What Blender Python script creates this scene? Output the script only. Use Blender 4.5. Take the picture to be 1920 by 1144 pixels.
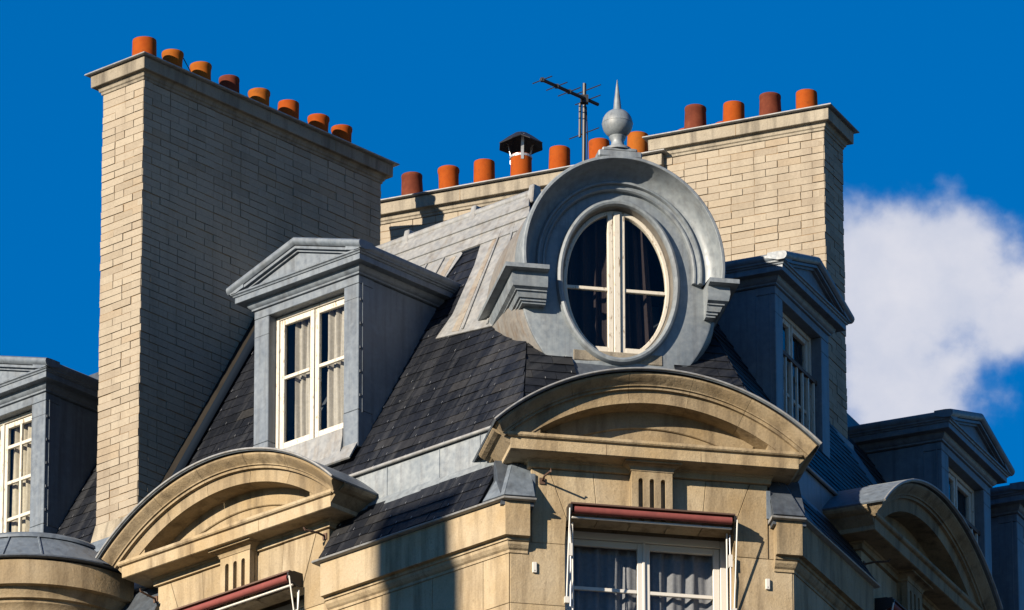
import bpy, bmesh, math, random
import numpy as np
from mathutils import Vector, Matrix
random.seed(11); rng = np.random.default_rng(5)
for o in list(bpy.data.objects): bpy.data.objects.remove(o)
scene = bpy.context.scene; COL = scene.collection
R_ = math.radians
# ------------------------------------------------------------------ camera
FPX = 18000.; TH = R_(23.12); ROLL = R_(-0.1); DIST = 87.; HC = 36.
ct, st = math.cos(TH), math.sin(TH)
CAM = np.array([0, -DIST*ct, HC-DIST*st])
r0 = np.array([1., 0, 0]); FW = np.array([0, ct, st]); u0 = np.array([0, -st, ct])
RT = r0*math.cos(ROLL)+u0*math.sin(ROLL); UP = -r0*math.sin(ROLL)+u0*math.cos(ROLL)
cam = bpy.data.cameras.new('camera'); cam_o = bpy.data.objects.new('camera', cam); COL.objects.link(cam_o)
cam.sensor_width = 36; cam.lens = 36*FPX/1920; cam.clip_start = 1; cam.clip_end = 5000
M = Matrix(((RT[0], UP[0], -FW[0], CAM[0]), (RT[1], UP[1], -FW[1], CAM[1]), (RT[2], UP[2], -FW[2], CAM[2]), (0, 0, 0, 1)))
cam_o.matrix_world = M; scene.camera = cam_o
# ------------------------------------------------------------------ sun, sky, exposure
SAZ, SEL = R_(44.8), R_(18.4)
SUN = np.array([-math.sin(SAZ)*math.cos(SEL), -math.cos(SAZ)*math.cos(SEL), math.sin(SEL)])
sl = bpy.data.lights.new('sun', 'SUN'); so = bpy.data.objects.new('sun', sl); COL.objects.link(so)
sl.energy = 4.7; sl.angle = R_(0.53); sl.color = (1, .86, .68)
so.rotation_euler = Vector(SUN).to_track_quat('Z', 'Y').to_euler(); so.location = (-30, -30, 60)
world = bpy.data.worlds.new('World'); scene.world = world; world.use_nodes = True
wn = world.node_tree.nodes; wl = world.node_tree.links
for n_ in list(wn): wn.remove(n_)
def N(nodes, typ, **k):
    n = nodes.new(typ)
    for a, b in k.items(): setattr(n, a, b)
    return n
sky = N(wn, 'ShaderNodeTexSky', sky_type='NISHITA'); sky.sun_disc = False
sky.sun_elevation = SEL; sky.sun_rotation = R_(180+44.8); sky.altitude = 100; sky.air_density = 1.0; sky.dust_density = 0.0; sky.ozone_density = 6.0
hsv = N(wn, 'ShaderNodeHueSaturation'); hsv.inputs['Saturation'].default_value = 1.75; hsv.inputs['Value'].default_value = 1.58; hsv.inputs['Hue'].default_value = .511
gm = N(wn, 'ShaderNodeGamma'); gm.inputs['Gamma'].default_value = .75; wl.new(sky.outputs[0], gm.inputs['Color'])
wl.new(gm.outputs[0], hsv.inputs['Color'])
# clouds: soft lumps at a few places of the sky, broken up by noise in sky direction
tc = N(wn, 'ShaderNodeTexCoord')
def ray(x, y):
    d = FW+RT*(x-960)/FPX-UP*(y-572)/FPX
    return d/np.linalg.norm(d)
def vmath(op, a, b=None):
    n = N(wn, 'ShaderNodeVectorMath', operation=op)
    for i, v in enumerate((a, b)):
        if v is None: continue
        if hasattr(v, 'links'): wl.new(v, n.inputs[i])
        else: n.inputs[i].default_value = v
    return n
def m_(op, a, b=0., c=None, clamp=False):
    n = N(wn, 'ShaderNodeMath', operation=op, use_clamp=clamp)
    for i, v in enumerate((a, b, c)):
        if v is None: continue
        if hasattr(v, 'links'): wl.new(v, n.inputs[i])
        else: n.inputs[i].default_value = v
    return n.outputs[0]
dirn = vmath('NORMALIZE', tc.outputs['Generated']).outputs[0]
nz = N(wn, 'ShaderNodeTexNoise'); nz.inputs['Scale'].default_value = 95; nz.inputs['Detail'].default_value = 7; nz.inputs['Roughness'].default_value = .55
wl.new(dirn, nz.inputs['Vector'])
nz2 = N(wn, 'ShaderNodeTexNoise'); nz2.inputs['Scale'].default_value = 330; nz2.inputs['Detail'].default_value = 5
wl.new(dirn, nz2.inputs['Vector'])
px1 = 1/FPX
blobs = [(ray(1640, 600), 300*px1), (ray(1720, 470), 175*px1), (ray(1790, 540), 230*px1), (ray(1790, 450), 140*px1), (ray(1620, 480), 190*px1), (ray(1960, 590), 150*px1), (ray(1690, 730), 260*px1), (ray(1890, 610), 130*px1)]
for az, el, rad in ((-70, 22, .05), (-64, 24, .07), (60, 14, .06), (66, 15, .09), (120, 30, .12), (128, 27, .1), (-140, 18, .08), (-133, 20, .06), (175, 40, .12), (20, 50, .07), (-25, 60, .09)):
    a_, e_ = R_(az), R_(el)
    blobs.append((np.array([math.sin(a_)*math.cos(e_), math.cos(a_)*math.cos(e_), math.sin(e_)]), rad))
acc = None
for d_, rad in blobs:
    dist = vmath('DISTANCE', dirn, tuple(d_)).outputs['Value']
    f = m_('SUBTRACT', 1.0, m_('DIVIDE', dist, rad))
    acc = f if acc is None else m_('SMOOTH_MAX', acc, f, .35)
dens = m_('ADD', acc, m_('MULTIPLY', m_('SUBTRACT', nz.outputs[0], .5), 1.05))
dens = m_('ADD', dens, m_('MULTIPLY', m_('SUBTRACT', nz2.outputs[0], .5), .35))
mask = N(wn, 'ShaderNodeMapRange', interpolation_type='SMOOTHERSTEP')
mask.inputs['From Min'].default_value = .17; mask.inputs['From Max'].default_value = .80
wl.new(dens, mask.inputs['Value'])
ccol = N(wn, 'ShaderNodeMixRGB'); ccol.inputs[1].default_value = (4.0, 4.5, 5.8, 1); ccol.inputs[2].default_value = (6.0, 6.05, 6.7, 1)
wl.new(m_('MULTIPLY_ADD', nz.outputs[0], 2.0, -.45, True), ccol.inputs[0])
mixc = N(wn, 'ShaderNodeMixRGB'); wl.new(mask.outputs[0], mixc.inputs[0]); wl.new(hsv.outputs[0], mixc.inputs[1]); wl.new(ccol.outputs[0], mixc.inputs[2])
bg = N(wn, 'ShaderNodeBackground'); bg.inputs['Strength'].default_value = 0.05
wl.new(mixc.outputs[0], bg.inputs['Color'])
wo = N(wn, 'ShaderNodeOutputWorld'); wl.new(bg.outputs[0], wo.inputs['Surface'])
vs = scene.view_settings; vs.view_transform = 'Standard'; vs.look = 'None'; vs.exposure = 1.28; vs.gamma = 1; vs.use_curve_mapping = False
scene.render.engine = 'CYCLES'

# ------------------------------------------------------------------ frames of the facades
class Fr:
    """a runs along the facade to the right, n outwards to the street, z up"""
    def __init__(s, O, al):
        s.O = np.array([O[0], O[1], 0.]); s.d = np.array([math.cos(al), math.sin(al), 0]); s.n = np.array([math.sin(al), -math.cos(al), 0])
    def P(s, a, n, z): return s.O+s.d*a+s.n*n+np.array([0, 0, z])
    def loc(s, P):
        P = np.asarray(P); return np.array([(P-s.O)@s.d, (P-s.O)@s.n, P[2]])
AL, AC, AR = R_(-42.1), R_(11.3), R_(66.4)
L = Fr((-.0262, 0), AL); C = Fr((-.0262, 0), AC); R = Fr((2.5296, .5107), AR)
WC = 2.6064                                     # width of the cut corner facade
SLOPE = 1.664; N0, Z0 = -.22, 34.98             # mansard: foot and pitch
def roof_z(n): return Z0+SLOPE*(N0-n)
SLC = 1.327; NC0 = -.154

# ------------------------------------------------------------------ materials
def mat(name, col, rough=.7, metal=0., spec=.5):
    m = bpy.data.materials.new(name); m.use_nodes = True
    b = m.node_tree.nodes['Principled BSDF']
    b.inputs['Base Color'].default_value = (*col, 1); b.inputs['Roughness'].default_value = rough; b.inputs['Metallic'].default_value = metal
    b.inputs['Specular IOR Level'].default_value = spec
    return m, m.node_tree.nodes, m.node_tree.links, b
def pos(nodes, links, rot=0., scale=(1, 1, 1)):
    g = N(nodes, 'ShaderNodeNewGeometry'); mp = N(nodes, 'ShaderNodeMapping')
    r1 = N(nodes, 'ShaderNodeVectorRotate', rotation_type='Z_AXIS'); r1.inputs['Angle'].default_value = -rot
    links.new(g.outputs['Position'], r1.inputs['Vector']); links.new(r1.outputs[0], mp.inputs['Vector'])
    mp.inputs['Scale'].default_value = scale
    return mp.outputs[0]
def noise(nodes, links, vec, scale, detail=5, rough=.6):
    n = N(nodes, 'ShaderNodeTexNoise'); n.inputs['Scale'].default_value = scale; n.inputs['Detail'].default_value = detail; n.inputs['Roughness'].default_value = rough
    links.new(vec, n.inputs['Vector']); return n.outputs[0]
def ramp(nodes, links, fac, stops):
    r = N(nodes, 'ShaderNodeValToRGB'); e = r.color_ramp.elements
    while len(e) < len(stops): e.new(.5)
    for el, (p, c) in zip(e, stops): el.position = p; el.color = (*c, 1) if len(c) == 3 else c
    links.new(fac, r.inputs[0]); return r.outputs[0]
def mix(nodes, links, fac, a, b, mode='MIX'):
    m = N(nodes, 'ShaderNodeMixRGB', blend_type=mode)
    for i, v in enumerate((fac, a, b)):
        if hasattr(v, 'links'): links.new(v, m.inputs[i])
        else: m.inputs[i].default_value = v if i == 0 else (*v, 1)
    return m.outputs[0]
def bump(nodes, links, b, h, strength, dist=.01):
    bp = N(nodes, 'ShaderNodeBump'); bp.inputs['Strength'].default_value = strength; bp.inputs['Distance'].default_value = dist
    links.new(h, bp.inputs['Height']); links.new(bp.outputs[0], b.inputs['Normal'])
def rnd(nodes): return N(nodes, 'ShaderNodeObjectInfo').outputs['Random']

def stone_mat(name, base, stain, dark):
    m, n, l, b = mat(name, base, .85, 0, .25)
    p = pos(n, l); ps = pos(n, l, 0, (5, 5, .55))
    big = noise(n, l, p, 1.7, 6); streak = noise(n, l, ps, 1.6, 5); fine = noise(n, l, p, 60, 4); pit = noise(n, l, p, 22, 6, .7)
    c = mix(n, l, ramp(n, l, big, [(.35, (0, 0, 0)), (.68, (1, 1, 1))]), base, stain)
    c = mix(n, l, ramp(n, l, streak, [(.47, (0, 0, 0)), (.72, (.85, .85, .85))]), c, dark)
    c = mix(n, l, ramp(n, l, pit, [(.6, (0, 0, 0)), (.72, (.5, .5, .5))]), c, dark)
    c = mix(n, l, .8, c, ramp(n, l, rnd(n), [(0, (.78, .76, .72)), (.5, (1.0, 1.0, 1.0)), (1, (1.12, 1.10, 1.04))]), 'MULTIPLY')
    c = mix(n, l, .25, c, ramp(n, l, fine, [(.3, (.5, .5, .5)), (.7, (1.3, 1.3, 1.3))]), 'MULTIPLY')
    l.new(c, b.inputs['Base Color']); bump(n, l, b, pit, .6, .012)
    return m
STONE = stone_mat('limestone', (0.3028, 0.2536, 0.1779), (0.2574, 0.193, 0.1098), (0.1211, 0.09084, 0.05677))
STONE_SHADE = stone_mat('shade_limestone', (0.2271, 0.1855, 0.1249), (0.1817, 0.1363, 0.07949), (0.06056, 0.0492, 0.03406))  # darker limestone copy, the right side's shade put into its colour
STONE_MID = stone_mat('stained_limestone', (.245, .20, .135), (.20, .148, .082), (.085, .065, .042))
RENDER = stone_mat('cement_cap', (0.2498, 0.2271, 0.1855), (0.2044, 0.1817, 0.1438), (0.0757, 0.06813, 0.05677))

def brick_mat():
    m, n, l, b = mat('cream_brick', (.5, .43, .33), .88, 0, .2)
    p = pos(n, l); f = noise(n, l, p, 45, 5); big = noise(n, l, p, .9, 5); pit = noise(n, l, p, 120, 3, .7)
    c = ramp(n, l, rnd(n), [(0, (0.2157, 0.1855, 0.1438)), (.25, (0.2498, 0.2195, 0.1741)), (.8, (0.2687, 0.2385, 0.1893)), (1, (0.2422, 0.2006, 0.1476))])
    c = mix(n, l, .5, c, ramp(n, l, big, [(.3, (.8, .78, .75)), (.7, (1.08, 1.06, 1.05))]), 'MULTIPLY')
    st2 = noise(n, l, pos(n, l, 0, (4, 4, .5)), 1.1, 6)
    c = mix(n, l, ramp(n, l, st2, [(.5, (0, 0, 0)), (.75, (.45, .45, .45))]), c, (.13, .105, .08))
    c = mix(n, l, ramp(n, l, pit, [(.68, (0, 0, 0)), (.76, (.7, .7, .7))]), c, (.1, .08, .06))
    c = mix(n, l, .35, c, ramp(n, l, f, [(.3, (.7, .7, .7)), (.7, (1.2, 1.2, 1.2))]), 'MULTIPLY')
    l.new(c, b.inputs['Base Color']); bump(n, l, b, f, .4, .006); return m
BRICK = brick_mat()
m, n, l, b = mat('mortar', (.36, .27, .18), .95, 0, .1); p = pos(n, l)
l.new(ramp(n, l, noise(n, l, p, 25, 5), [(.3, (.15, .105, .062)), (.7, (.23, .17, .11))]), b.inputs['Base Color']); MORTAR = m

def slate_mat():
    m, n, l, b = mat('slate', (.03, .033, .04), .5, 0, .22)
    ps = pos(n, l, AL, (7, .35, .35)); p = pos(n, l)
    s = noise(n, l, ps, 1.4, 4); f = noise(n, l, p, 35, 4)
    c = ramp(n, l, rnd(n), [(0, (.0038, .005, .0078)), (.5, (.006, .0075, .0115)), (.85, (.0095, .0112, .0155)), (1, (.019, .019, .0195))])
    c = mix(n, l, ramp(n, l, s, [(.47, (0, 0, 0)), (.70, (.6, .6, .6))]), c, (.036, .038, .042))
    c = mix(n, l, .5, c, ramp(n, l, f, [(.3, (.6, .6, .6)), (.7, (1.3, 1.3, 1.3))]), 'MULTIPLY')
    l.new(c, b.inputs['Base Color']); l.new(ramp(n, l, f, [(.3, (.38, .38, .38)), (.7, (.6, .6, .6))]), b.inputs['Roughness']); bump(n, l, b, f, .25, .004); return m
SLATE = slate_mat()
def zinc_mat(name, c0, c1, stain, rough=.45, metal=.35, rot=AL):
    m, n, l, b = mat(name, c0, rough, metal, .5)
    p = pos(n, l); ps = pos(n, l, rot, (9, 9, .5)); big = noise(n, l, p, 2.2, 6); s = noise(n, l, ps, 1.5, 5); f = noise(n, l, p, 18, 5)
    c = mix(n, l, ramp(n, l, big, [(.3, (0, 0, 0)), (.7, (1, 1, 1))]), c0, c1)
    c = mix(n, l, ramp(n, l, s, [(.48, (0, 0, 0)), (.72, (.8, .8, .8))]), c, stain)
    blotch = noise(n, l, p, 7, 8, .7)
    c = mix(n, l, ramp(n, l, blotch, [(.54, (0, 0, 0)), (.70, (.35, .35, .35))]), c, tuple(min(.6, x*1.4) for x in c1))
    c = mix(n, l, .5, c, ramp(n, l, f, [(.3, (.62, .64, .68)), (.7, (1.25, 1.23, 1.2))]), 'MULTIPLY')
    l.new(c, b.inputs['Base Color']); l.new(ramp(n, l, f, [(.3, (rough-.08,)*3), (.7, (rough+.12,)*3)]), b.inputs['Roughness']); bump(n, l, b, big, .15, .02); return m
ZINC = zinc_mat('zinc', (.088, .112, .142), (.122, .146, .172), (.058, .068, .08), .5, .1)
SHADE_LEAD = mat('shade_lead', (.006, .010, .017), .7, 0, .05)[0]  # lead darkened to carry shade of the channel side and apron gaps
ZINC_C = zinc_mat('light_zinc', (.135, .162, .185), (.185, .208, .225), (.105, .115, .125), .48, .1, AC)
ZINC_PALE = zinc_mat('pale_zinc', (.175, .187, .197), (.22, .226, .226), (.145, .135, .12), .5, .1)
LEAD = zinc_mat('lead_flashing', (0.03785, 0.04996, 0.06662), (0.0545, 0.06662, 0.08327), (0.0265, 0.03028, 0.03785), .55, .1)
FILLET_DARK = stone_mat('dark_mortar_fillet', (.013, .0105, .008), (.010, .008, .006), (.006, .005, .004))  # near-black tone for the strip beside the left stack
def paint_mat():
    m, n, l, b = mat('white_paint', (.78, .74, .66), .5, 0, .4)
    p = pos(n, l); ps = pos(n, l, 0, (3, 3, .8)); f = noise(n, l, ps, 14, 6, .7)
    c = mix(n, l, ramp(n, l, f, [(.575, (0, 0, 0)), (.63, (1, 1, 1))]), (.43, .405, .35), (.19, .15, .105))
    l.new(c, b.inputs['Base Color']); bump(n, l, b, f, .3, .004); return m
PAINT = paint_mat()
m, n, l, b = mat('clean_white_paint', (.45, .44, .41), .4); CLEAN = m
def terracotta(name, cols):
    m, n, l, b = mat(name, cols[0], .85, 0, .1); p = pos(n, l)
    c = ramp(n, l, noise(n, l, p, 12, 6), [(.3, cols[0]), (.55, cols[1]), (.75, cols[2])])
    c = mix(n, l, ramp(n, l, noise(n, l, p, 90, 3, .7), [(.63, (0, 0, 0)), (.72, (.8, .8, .8))]), c, (.10, .04, .02))
    l.new(c, b.inputs['Base Color']); return m
TERRA = [terracotta('orange_terracotta', [(.19, .034, .004), (.225, .046, .005), (.145, .032, .006)]),
         terracotta('brown_terracotta', [(.075, .019, .011), (.10, .026, .014), (.13, .04, .02)]),
         terracotta('ochre_terracotta', [(.20, .050, .006), (.23, .068, .008), (.16, .05, .010)])]
SOOT = mat('soot', (.02, .018, .016), .95)[0]
IRON = mat('rusty_iron', (.085, .05, .035), .7, .4)[0]
DARK_IRON = mat('dark_iron', (.016, .016, .018), .5, .3)[0]
GALV = mat('galvanised_steel', (.34, .35, .36), .4, .4)[0]
m, n, l, b = mat('red_canvas', (.15, .03, .026), .85); p = pos(n, l, 0, (1, 1, 1))
l.new(ramp(n, l, noise(n, l, p, 9, 5), [(.3, (.11, .022, .02)), (.7, (.17, .038, .032))]), b.inputs['Base Color']); CANVAS = m
DARK = mat('dark_room', (.012, .011, .011), .9, 0, .1)[0]
ASPHALT = mat('asphalt', (.05, .05, .05), .9)[0]
def curtain(name, c):
    m, n, l, b = mat(name, c, .9, 0, .1); p = pos(n, l)
    l.new(mix(n, l, .4, c, ramp(n, l, noise(n, l, p, 30, 5), [(.3, (.6, .58, .55)), (.7, (1.2, 1.2, 1.2))]), 'MULTIPLY'), b.inputs['Base Color']); return m
CURTAIN = curtain('linen_curtain', (0.3028, 0.2839, 0.2536)); SHEER = curtain('grey_voile', (0.1665, 0.1703, 0.1855)); DRAPE = curtain('dark_drape', (.022, .017, .018))
def glass_mat():
    m = bpy.data.materials.new('window_glass'); m.use_nodes = True; n, l = m.node_tree.nodes, m.node_tree.links
    n.remove(n['Principled BSDF']); t = N(n, 'ShaderNodeBsdfTransparent'); t.inputs[0].default_value = (.88, .9, .9, 1)
    g = N(n, 'ShaderNodeBsdfGlossy'); g.inputs['Roughness'].default_value = .02; g.inputs['Color'].default_value = (.9, .92, .95, 1)
    lw = N(n, 'ShaderNodeLayerWeight'); pw = N(n, 'ShaderNodeMath', operation='POWER'); pw.inputs[1].default_value = 4; l.new(lw.outputs['Facing'], pw.inputs[0])
    f = N(n, 'ShaderNodeMath', operation='MULTIPLY_ADD'); f.inputs[1].default_value = .9; f.inputs[2].default_value = .022; l.new(pw.outputs[0], f.inputs[0]); mx = N(n, 'ShaderNodeMixShader')
    l.new(f.outputs[0], mx.inputs[0]); l.new(t.outputs[0], mx.inputs[1]); l.new(g.outputs[0], mx.inputs[2]); l.new(mx.outputs[0], n['Material Output'].inputs['Surface'])
    return m
GLASS = glass_mat()

# ------------------------------------------------------------------ mesh helpers
ROOT = {}
def root_of(o):
    while o is not None and o.parent is not None: o = o.parent
    return o
def empty(name, loc, label, cat, group=None):
    o = bpy.data.objects.new(name, None); COL.objects.link(o); o.location = Vector(loc); o.empty_display_size = .2
    o['label'] = label; o['category'] = cat
    if group: o['group'] = group
    return o
def tag(o, label, cat, group=None, kind=None):
    if label: o['label'] = label
    if cat: o['category'] = cat
    if group: o['group'] = group
    if kind: o['kind'] = kind
    return o
class MB:
    def __init__(s): s.v = []; s.f = []
    def add(s, vs_, fs):
        k = len(s.v); s.v += [tuple(map(float, v)) for v in vs_]; s.f += [tuple(i+k for i in f) for f in fs]; return s
    def hexa(s, p):  # 8 points: bottom 4, top 4
        return s.add(p, [(0, 3, 2, 1), (4, 5, 6, 7), (0, 1, 5, 4), (1, 2, 6, 5), (2, 3, 7, 6), (3, 0, 4, 7)])
    def box(s, fr, a0, a1, n0, n1, z0, z1):
        return s.hexa([fr.P(a0, n0, z0), fr.P(a1, n0, z0), fr.P(a1, n1, z0), fr.P(a0, n1, z0), fr.P(a0, n0, z1), fr.P(a1, n0, z1), fr.P(a1, n1, z1), fr.P(a0, n1, z1)])
    def prism(s, fr, poly, n0, n1):       # poly in (a,z)
        k = len(poly); p = [fr.P(a, n0, z) for a, z in poly]+[fr.P(a, n1, z) for a, z in poly]
        return s.add(p, [tuple(range(k)), tuple(range(2*k-1, k-1, -1))]+[(i, (i+1) % k, k+(i+1) % k, k+i) for i in range(k)])
    def prism_a(s, fr, poly, a0, a1):     # poly in (n,z)
        k = len(poly); p = [fr.P(a0, n, z) for n, z in poly]+[fr.P(a1, n, z) for n, z in poly]
        return s.add(p, [tuple(range(k)), tuple(range(2*k-1, k-1, -1))]+[(i, (i+1) % k, k+(i+1) % k, k+i) for i in range(k)])
    def loft(s, rings, ring_closed=True, path_closed=False, caps=True):
        k = len(rings[0]); m = len(rings); base = len(s.v)
        for r in rings: s.v += [tuple(map(float, v)) for v in r]
        for i in range(m if path_closed else m-1):
            j = (i+1) % m
            for q in range(k if ring_closed else k-1):
                w = (q+1) % k
                s.f.append((base+i*k+q, base+i*k+w, base+j*k+w, base+j*k+q))
        if caps and not path_closed and ring_closed:
            s.f.append(tuple(base+q for q in range(k))); s.f.append(tuple(base+(m-1)*k+q for q in range(k-1, -1, -1)))
        return s
    def tube(s, pts, r, k=8, caps=True):
        pts = [np.asarray(p, float) for p in pts]; rings = []
        for i, p in enumerate(pts):
            t = pts[min(i+1, len(pts)-1)]-pts[max(i-1, 0)]; t = t/np.linalg.norm(t)
            h = np.array([0, 0, 1.]) if abs(t[2]) < .9 else np.array([1., 0, 0])
            x = np.cross(t, h); x /= np.linalg.norm(x); y = np.cross(t, x)
            rr = r[i] if isinstance(r, (list, tuple)) else r
            rings.append([p+x*rr*math.cos(q*2*math.pi/k)+y*rr*math.sin(q*2*math.pi/k) for q in range(k)])
        return s.loft(rings, caps=caps)
    def lathe(s, c, prof, k=24):          # prof: (r,z)
        c = np.asarray(c, float)
        rings = [[c+np.array([r*math.cos(q*2*math.pi/k), r*math.sin(q*2*math.pi/k), z]) for q in range(k)] for r, z in prof]
        return s.loft(rings)
    def build(s, name, material, parent=None, smooth=None, label=None, kind=None, bevel=0):
        me = bpy.data.meshes.new(name); o = bpy.data.objects.new(name, me); COL.objects.link(o)
        off = np.zeros(3)
        if parent is not None:
            o.parent = parent; off = np.array(root_of(parent).location)
        me.from_pydata([tuple(np.array(v)-off) for v in s.v], [], s.f)
        bm = bmesh.new(); bm.from_mesh(me)
        bmesh.ops.recalc_face_normals(bm, faces=bm.faces)
        if bevel: bmesh.ops.bevel(bm, geom=[e for e in bm.edges if len(e.link_faces) == 2 and e.calc_face_angle(0) > .5], offset=bevel, segments=1, affect='EDGES', clamp_overlap=True)
        bm.to_mesh(me); bm.free()
        if smooth:
            for p in me.polygons: p.use_smooth = True
            me.set_sharp_from_angle(angle=R_(smooth))
        me.materials.append(material)
        if label: o['label'] = label
        if kind: o['kind'] = kind
        return o
def usweep(fr, path, prof):
    """sweep (offset,z) profile round an open plan path of (a,n) points; offset to the street side"""
    pts = [np.array(p, float) for p in path]; rings = []
    for i, p in enumerate(pts):
        nn = []
        for q0, q1 in ((i-1, i), (i, i+1)):
            if 0 <= q0 and q1 < len(pts):
                t = pts[q1]-pts[q0]; t /= np.linalg.norm(t); nn.append(np.array([-t[1], t[0]]))
        if len(nn) == 2:
            b_ = nn[0]+nn[1]; b_ /= np.linalg.norm(b_); b_ /= max(.2, b_@nn[0])
        else: b_ = nn[0]
        rings.append([fr.P(p[0]+b_[0]*o, p[1]+b_[1]*o, z) for o, z in prof])
    return rings
def wsweep(path, prof):
    """as usweep with world (x,y) path, offset to the right-hand side when walking left to right"""
    W = Fr((0, 0), 0); return usweep(W, [(x, -y) for x, y in path], prof)

# shared little meshes
def unit_block(name, jit, seed, bev=.06):
    bm = bmesh.new(); bmesh.ops.create_cube(bm, size=1.)
    r = random.Random(seed)
    for v in bm.verts:
        v.co.x += r.uniform(-jit, jit)*.25; v.co.z += r.uniform(-jit, jit); v.co.y += r.uniform(-jit, jit)*.6
    me = bpy.data.meshes.new(name); bm.to_mesh(me); bm.free(); return me
def place(me, name, parent, center, ux, uy, uz, size, material=None):
    """instance of a unit mesh: axes ux (length) uy (depth) uz (height)"""
    o = bpy.data.objects.new(name, me); COL.objects.link(o)
    o.parent = parent; off = np.array(root_of(parent).location)
    c = np.asarray(center)-off
    o.matrix_local = Matrix([[ux[i]*size[0], uy[i]*size[1], uz[i]*size[2], c[i]] for i in range(3)]+[[0, 0, 0, 1]])
    return o
def block_verts(center, ux, uy, uz, size, j=.0):
    c = np.asarray(center); h = [np.asarray(u)*s_*.5 for u, s_ in zip((ux, uy, uz), size)]
    return [c+sx*h[0]+sy*h[1]+sz*h[2] for sz in (-1, 1) for sx, sy in ((-1, -1), (1, -1), (1, 1), (-1, 1))]
ZV = np.array([0, 0, 1.])

# ------------------------------------------------------------------ ground
g = MB().add([(-600, -600, 0), (600, -600, 0), (600, 600, 0), (-600, 600, 0)], [(0, 1, 2, 3)]).build('street', ASPHALT); g['kind'] = 'structure'

# ------------------------------------------------------------------ corner building: walls, cornice, roofs
B = empty('corner_building', L.P(0, 0, 0), 'cream limestone corner building with dark slate mansard roof and cut corner', 'building')
LUC = [(L, -3.31), (C, 1.29), (R, 2.77)]
w = MB()
def wall_run(mb, fr, a0, a1, ac):
    mb.box(fr, a0, ac-.79, -.9, -.012, 0, 34.0); mb.box(fr, ac+.79, a1, -.9, -.012, 0, 34.0)
    mb.box(fr, ac-.79, ac+.79, -.9, -.012, 0, 31.9); mb.box(fr, ac-.79, ac+.79, -.9, -.30, 33.96, 34.4)
wall_run(w, L, -5.0, -.004, -3.31); wall_run(w, C, .004, WC-.004, 1.29); wall_run(w, R, .004, 4.6, 2.77)
wall = w.build('wall', STONE, B)
core = MB()
pl = [L.P(-5.2, -.95, 0), L.P(.5, -.95, 0), C.P(.5, -.95, 0), C.P(WC-.5, -.95, 0), R.P(-.5, -.95, 0), R.P(4.9, -.95, 0), R.P(4.9, -5.5, 0), L.P(-5.2, -5.5, 0)]
core.box(L, -5.2, -.6, -4.5, -.95, 0, 34.6).box(C, .3, 2.3, -4, -.95, 0, 34.6).box(R, .6, 4.9, -4.5, -.95, 0, 34.6)
core.build('inner_walls', DARK, B)
# dressed stone blocks of the visible wall faces
def blocks(fr, lst):
    for poly in lst:
        cx = sum(p[0] for p in poly)/len(poly); cz = sum(p[1] for p in poly)/len(poly)
        g_ = .0022
        pp = [(a+(g_ if a < cx else -g_), z+(g_ if z < cz else -g_)) for a, z in poly]
        MB().prism(fr, pp, -.2, random.uniform(-.002, .003)).build('stone_block', STONE, wall, bevel=.003)
def rect(a0, a1, z0, z1): return [(a0, z0), (a1, z0), (a1, z1), (a0, z1)]
for fr, ac, lo, hi in ((L, -3.31, -4.9, -.004), (C, 1.29, .004, WC-.004), (R, 2.77, .004, 4.55)):
    out = []
    for (z0, z1), sh in (((32.5, 33.107), 0), ((33.107, 33.703), .35)):
        for s0, s1 in ((lo, ac-.78), (ac+.78, hi)):
            x = s0; first = True
            while x < s1-.01:
                wd = min(s1-x, (.18 if fr is L and False else .62)+(sh if first else 0)); wd = s1-x if s1-x-wd < .25 else wd
                out.append(rect(x, x+wd, z0, z1)); x += wd; first = False
    # behind the cornice and up to the frieze: springers and a flat arch of wedge stones
    out.append([(ac-1.09, 33.703), (ac-.78, 33.703), (ac-.765, 33.955), (ac-.925, 34.42), (ac-1.09, 34.42)])
    out.append([(ac+.78, 33.703), (ac+1.09, 33.703), (ac+1.09, 34.42), (ac+.925, 34.42), (ac+.765, 33.955)])
    xs = [(-.765, -.925), (-.48, -.52), (-.17, -.18), (.17, .18), (.48, .52), (.765, .925)]
    for (b0, t0), (b1, t1) in zip(xs[:-1], xs[1:]): out.append([(ac+b0, 33.955), (ac+b1, 33.955), (ac+t1, 34.42), (ac+t0, 34.42)])
    blocks(fr, out)
MB().box(L, -2.23, -.01, -.2, -.001, 33.706, 34.03).box(C, .01, .19, -.2, -.001, 33.706, 34.03).box(C, 2.39, WC-.01, -.2, -.001, 33.706, 34.03).box(R, .01, 1.67, -.2, -.001, 33.706, 34.03).build('stone_course', STONE, wall)
# main cornice with moulded bed, wrapping both corners
CPROF = [(-.05, 33.585), (.012, 33.585), (.012, 33.61), (.03, 33.625), (.05, 33.655), (.055, 33.68), (.07, 33.685), (.072, 33.712), (.12, 33.715), (.122, 34.035), (-.05, 34.035)]
def cl(fr, a, n=0): p = fr.P(a, n, 0); return (p[0], p[1])
MB().loft(wsweep([cl(L, -2.215), cl(L, 0), cl(C, .165)], CPROF)).build('cornice', STONE, B, label='stone cornice block between the two left stone dormers')
MB().loft(wsweep([cl(C, 2.43), cl(C, WC), cl(R, 1.67)], CPROF)).build('cornice', STONE_SHADE, B, label='shaded stone cornice block right of the corner window')
ZPROF = [(-.12, 34.04), (.155, 34.04), (.17, 34.046), (.175, 34.056), (.165, 34.066), (-.12, 34.085)]
MB().loft(wsweep([cl(L, -2.28), cl(L, 0), cl(C, .215)], ZPROF)).build('cornice_flashing', ZINC_PALE, B, smooth=40)  # pale tone puts the sun caught by the edge into the colour
MB().loft(wsweep([cl(C, 2.38), cl(C, WC), cl(R, 1.73)], ZPROF)).build('cornice_flashing', ZINC_PALE, B, smooth=40)  # same pale tone as a painted edge highlight

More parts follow.
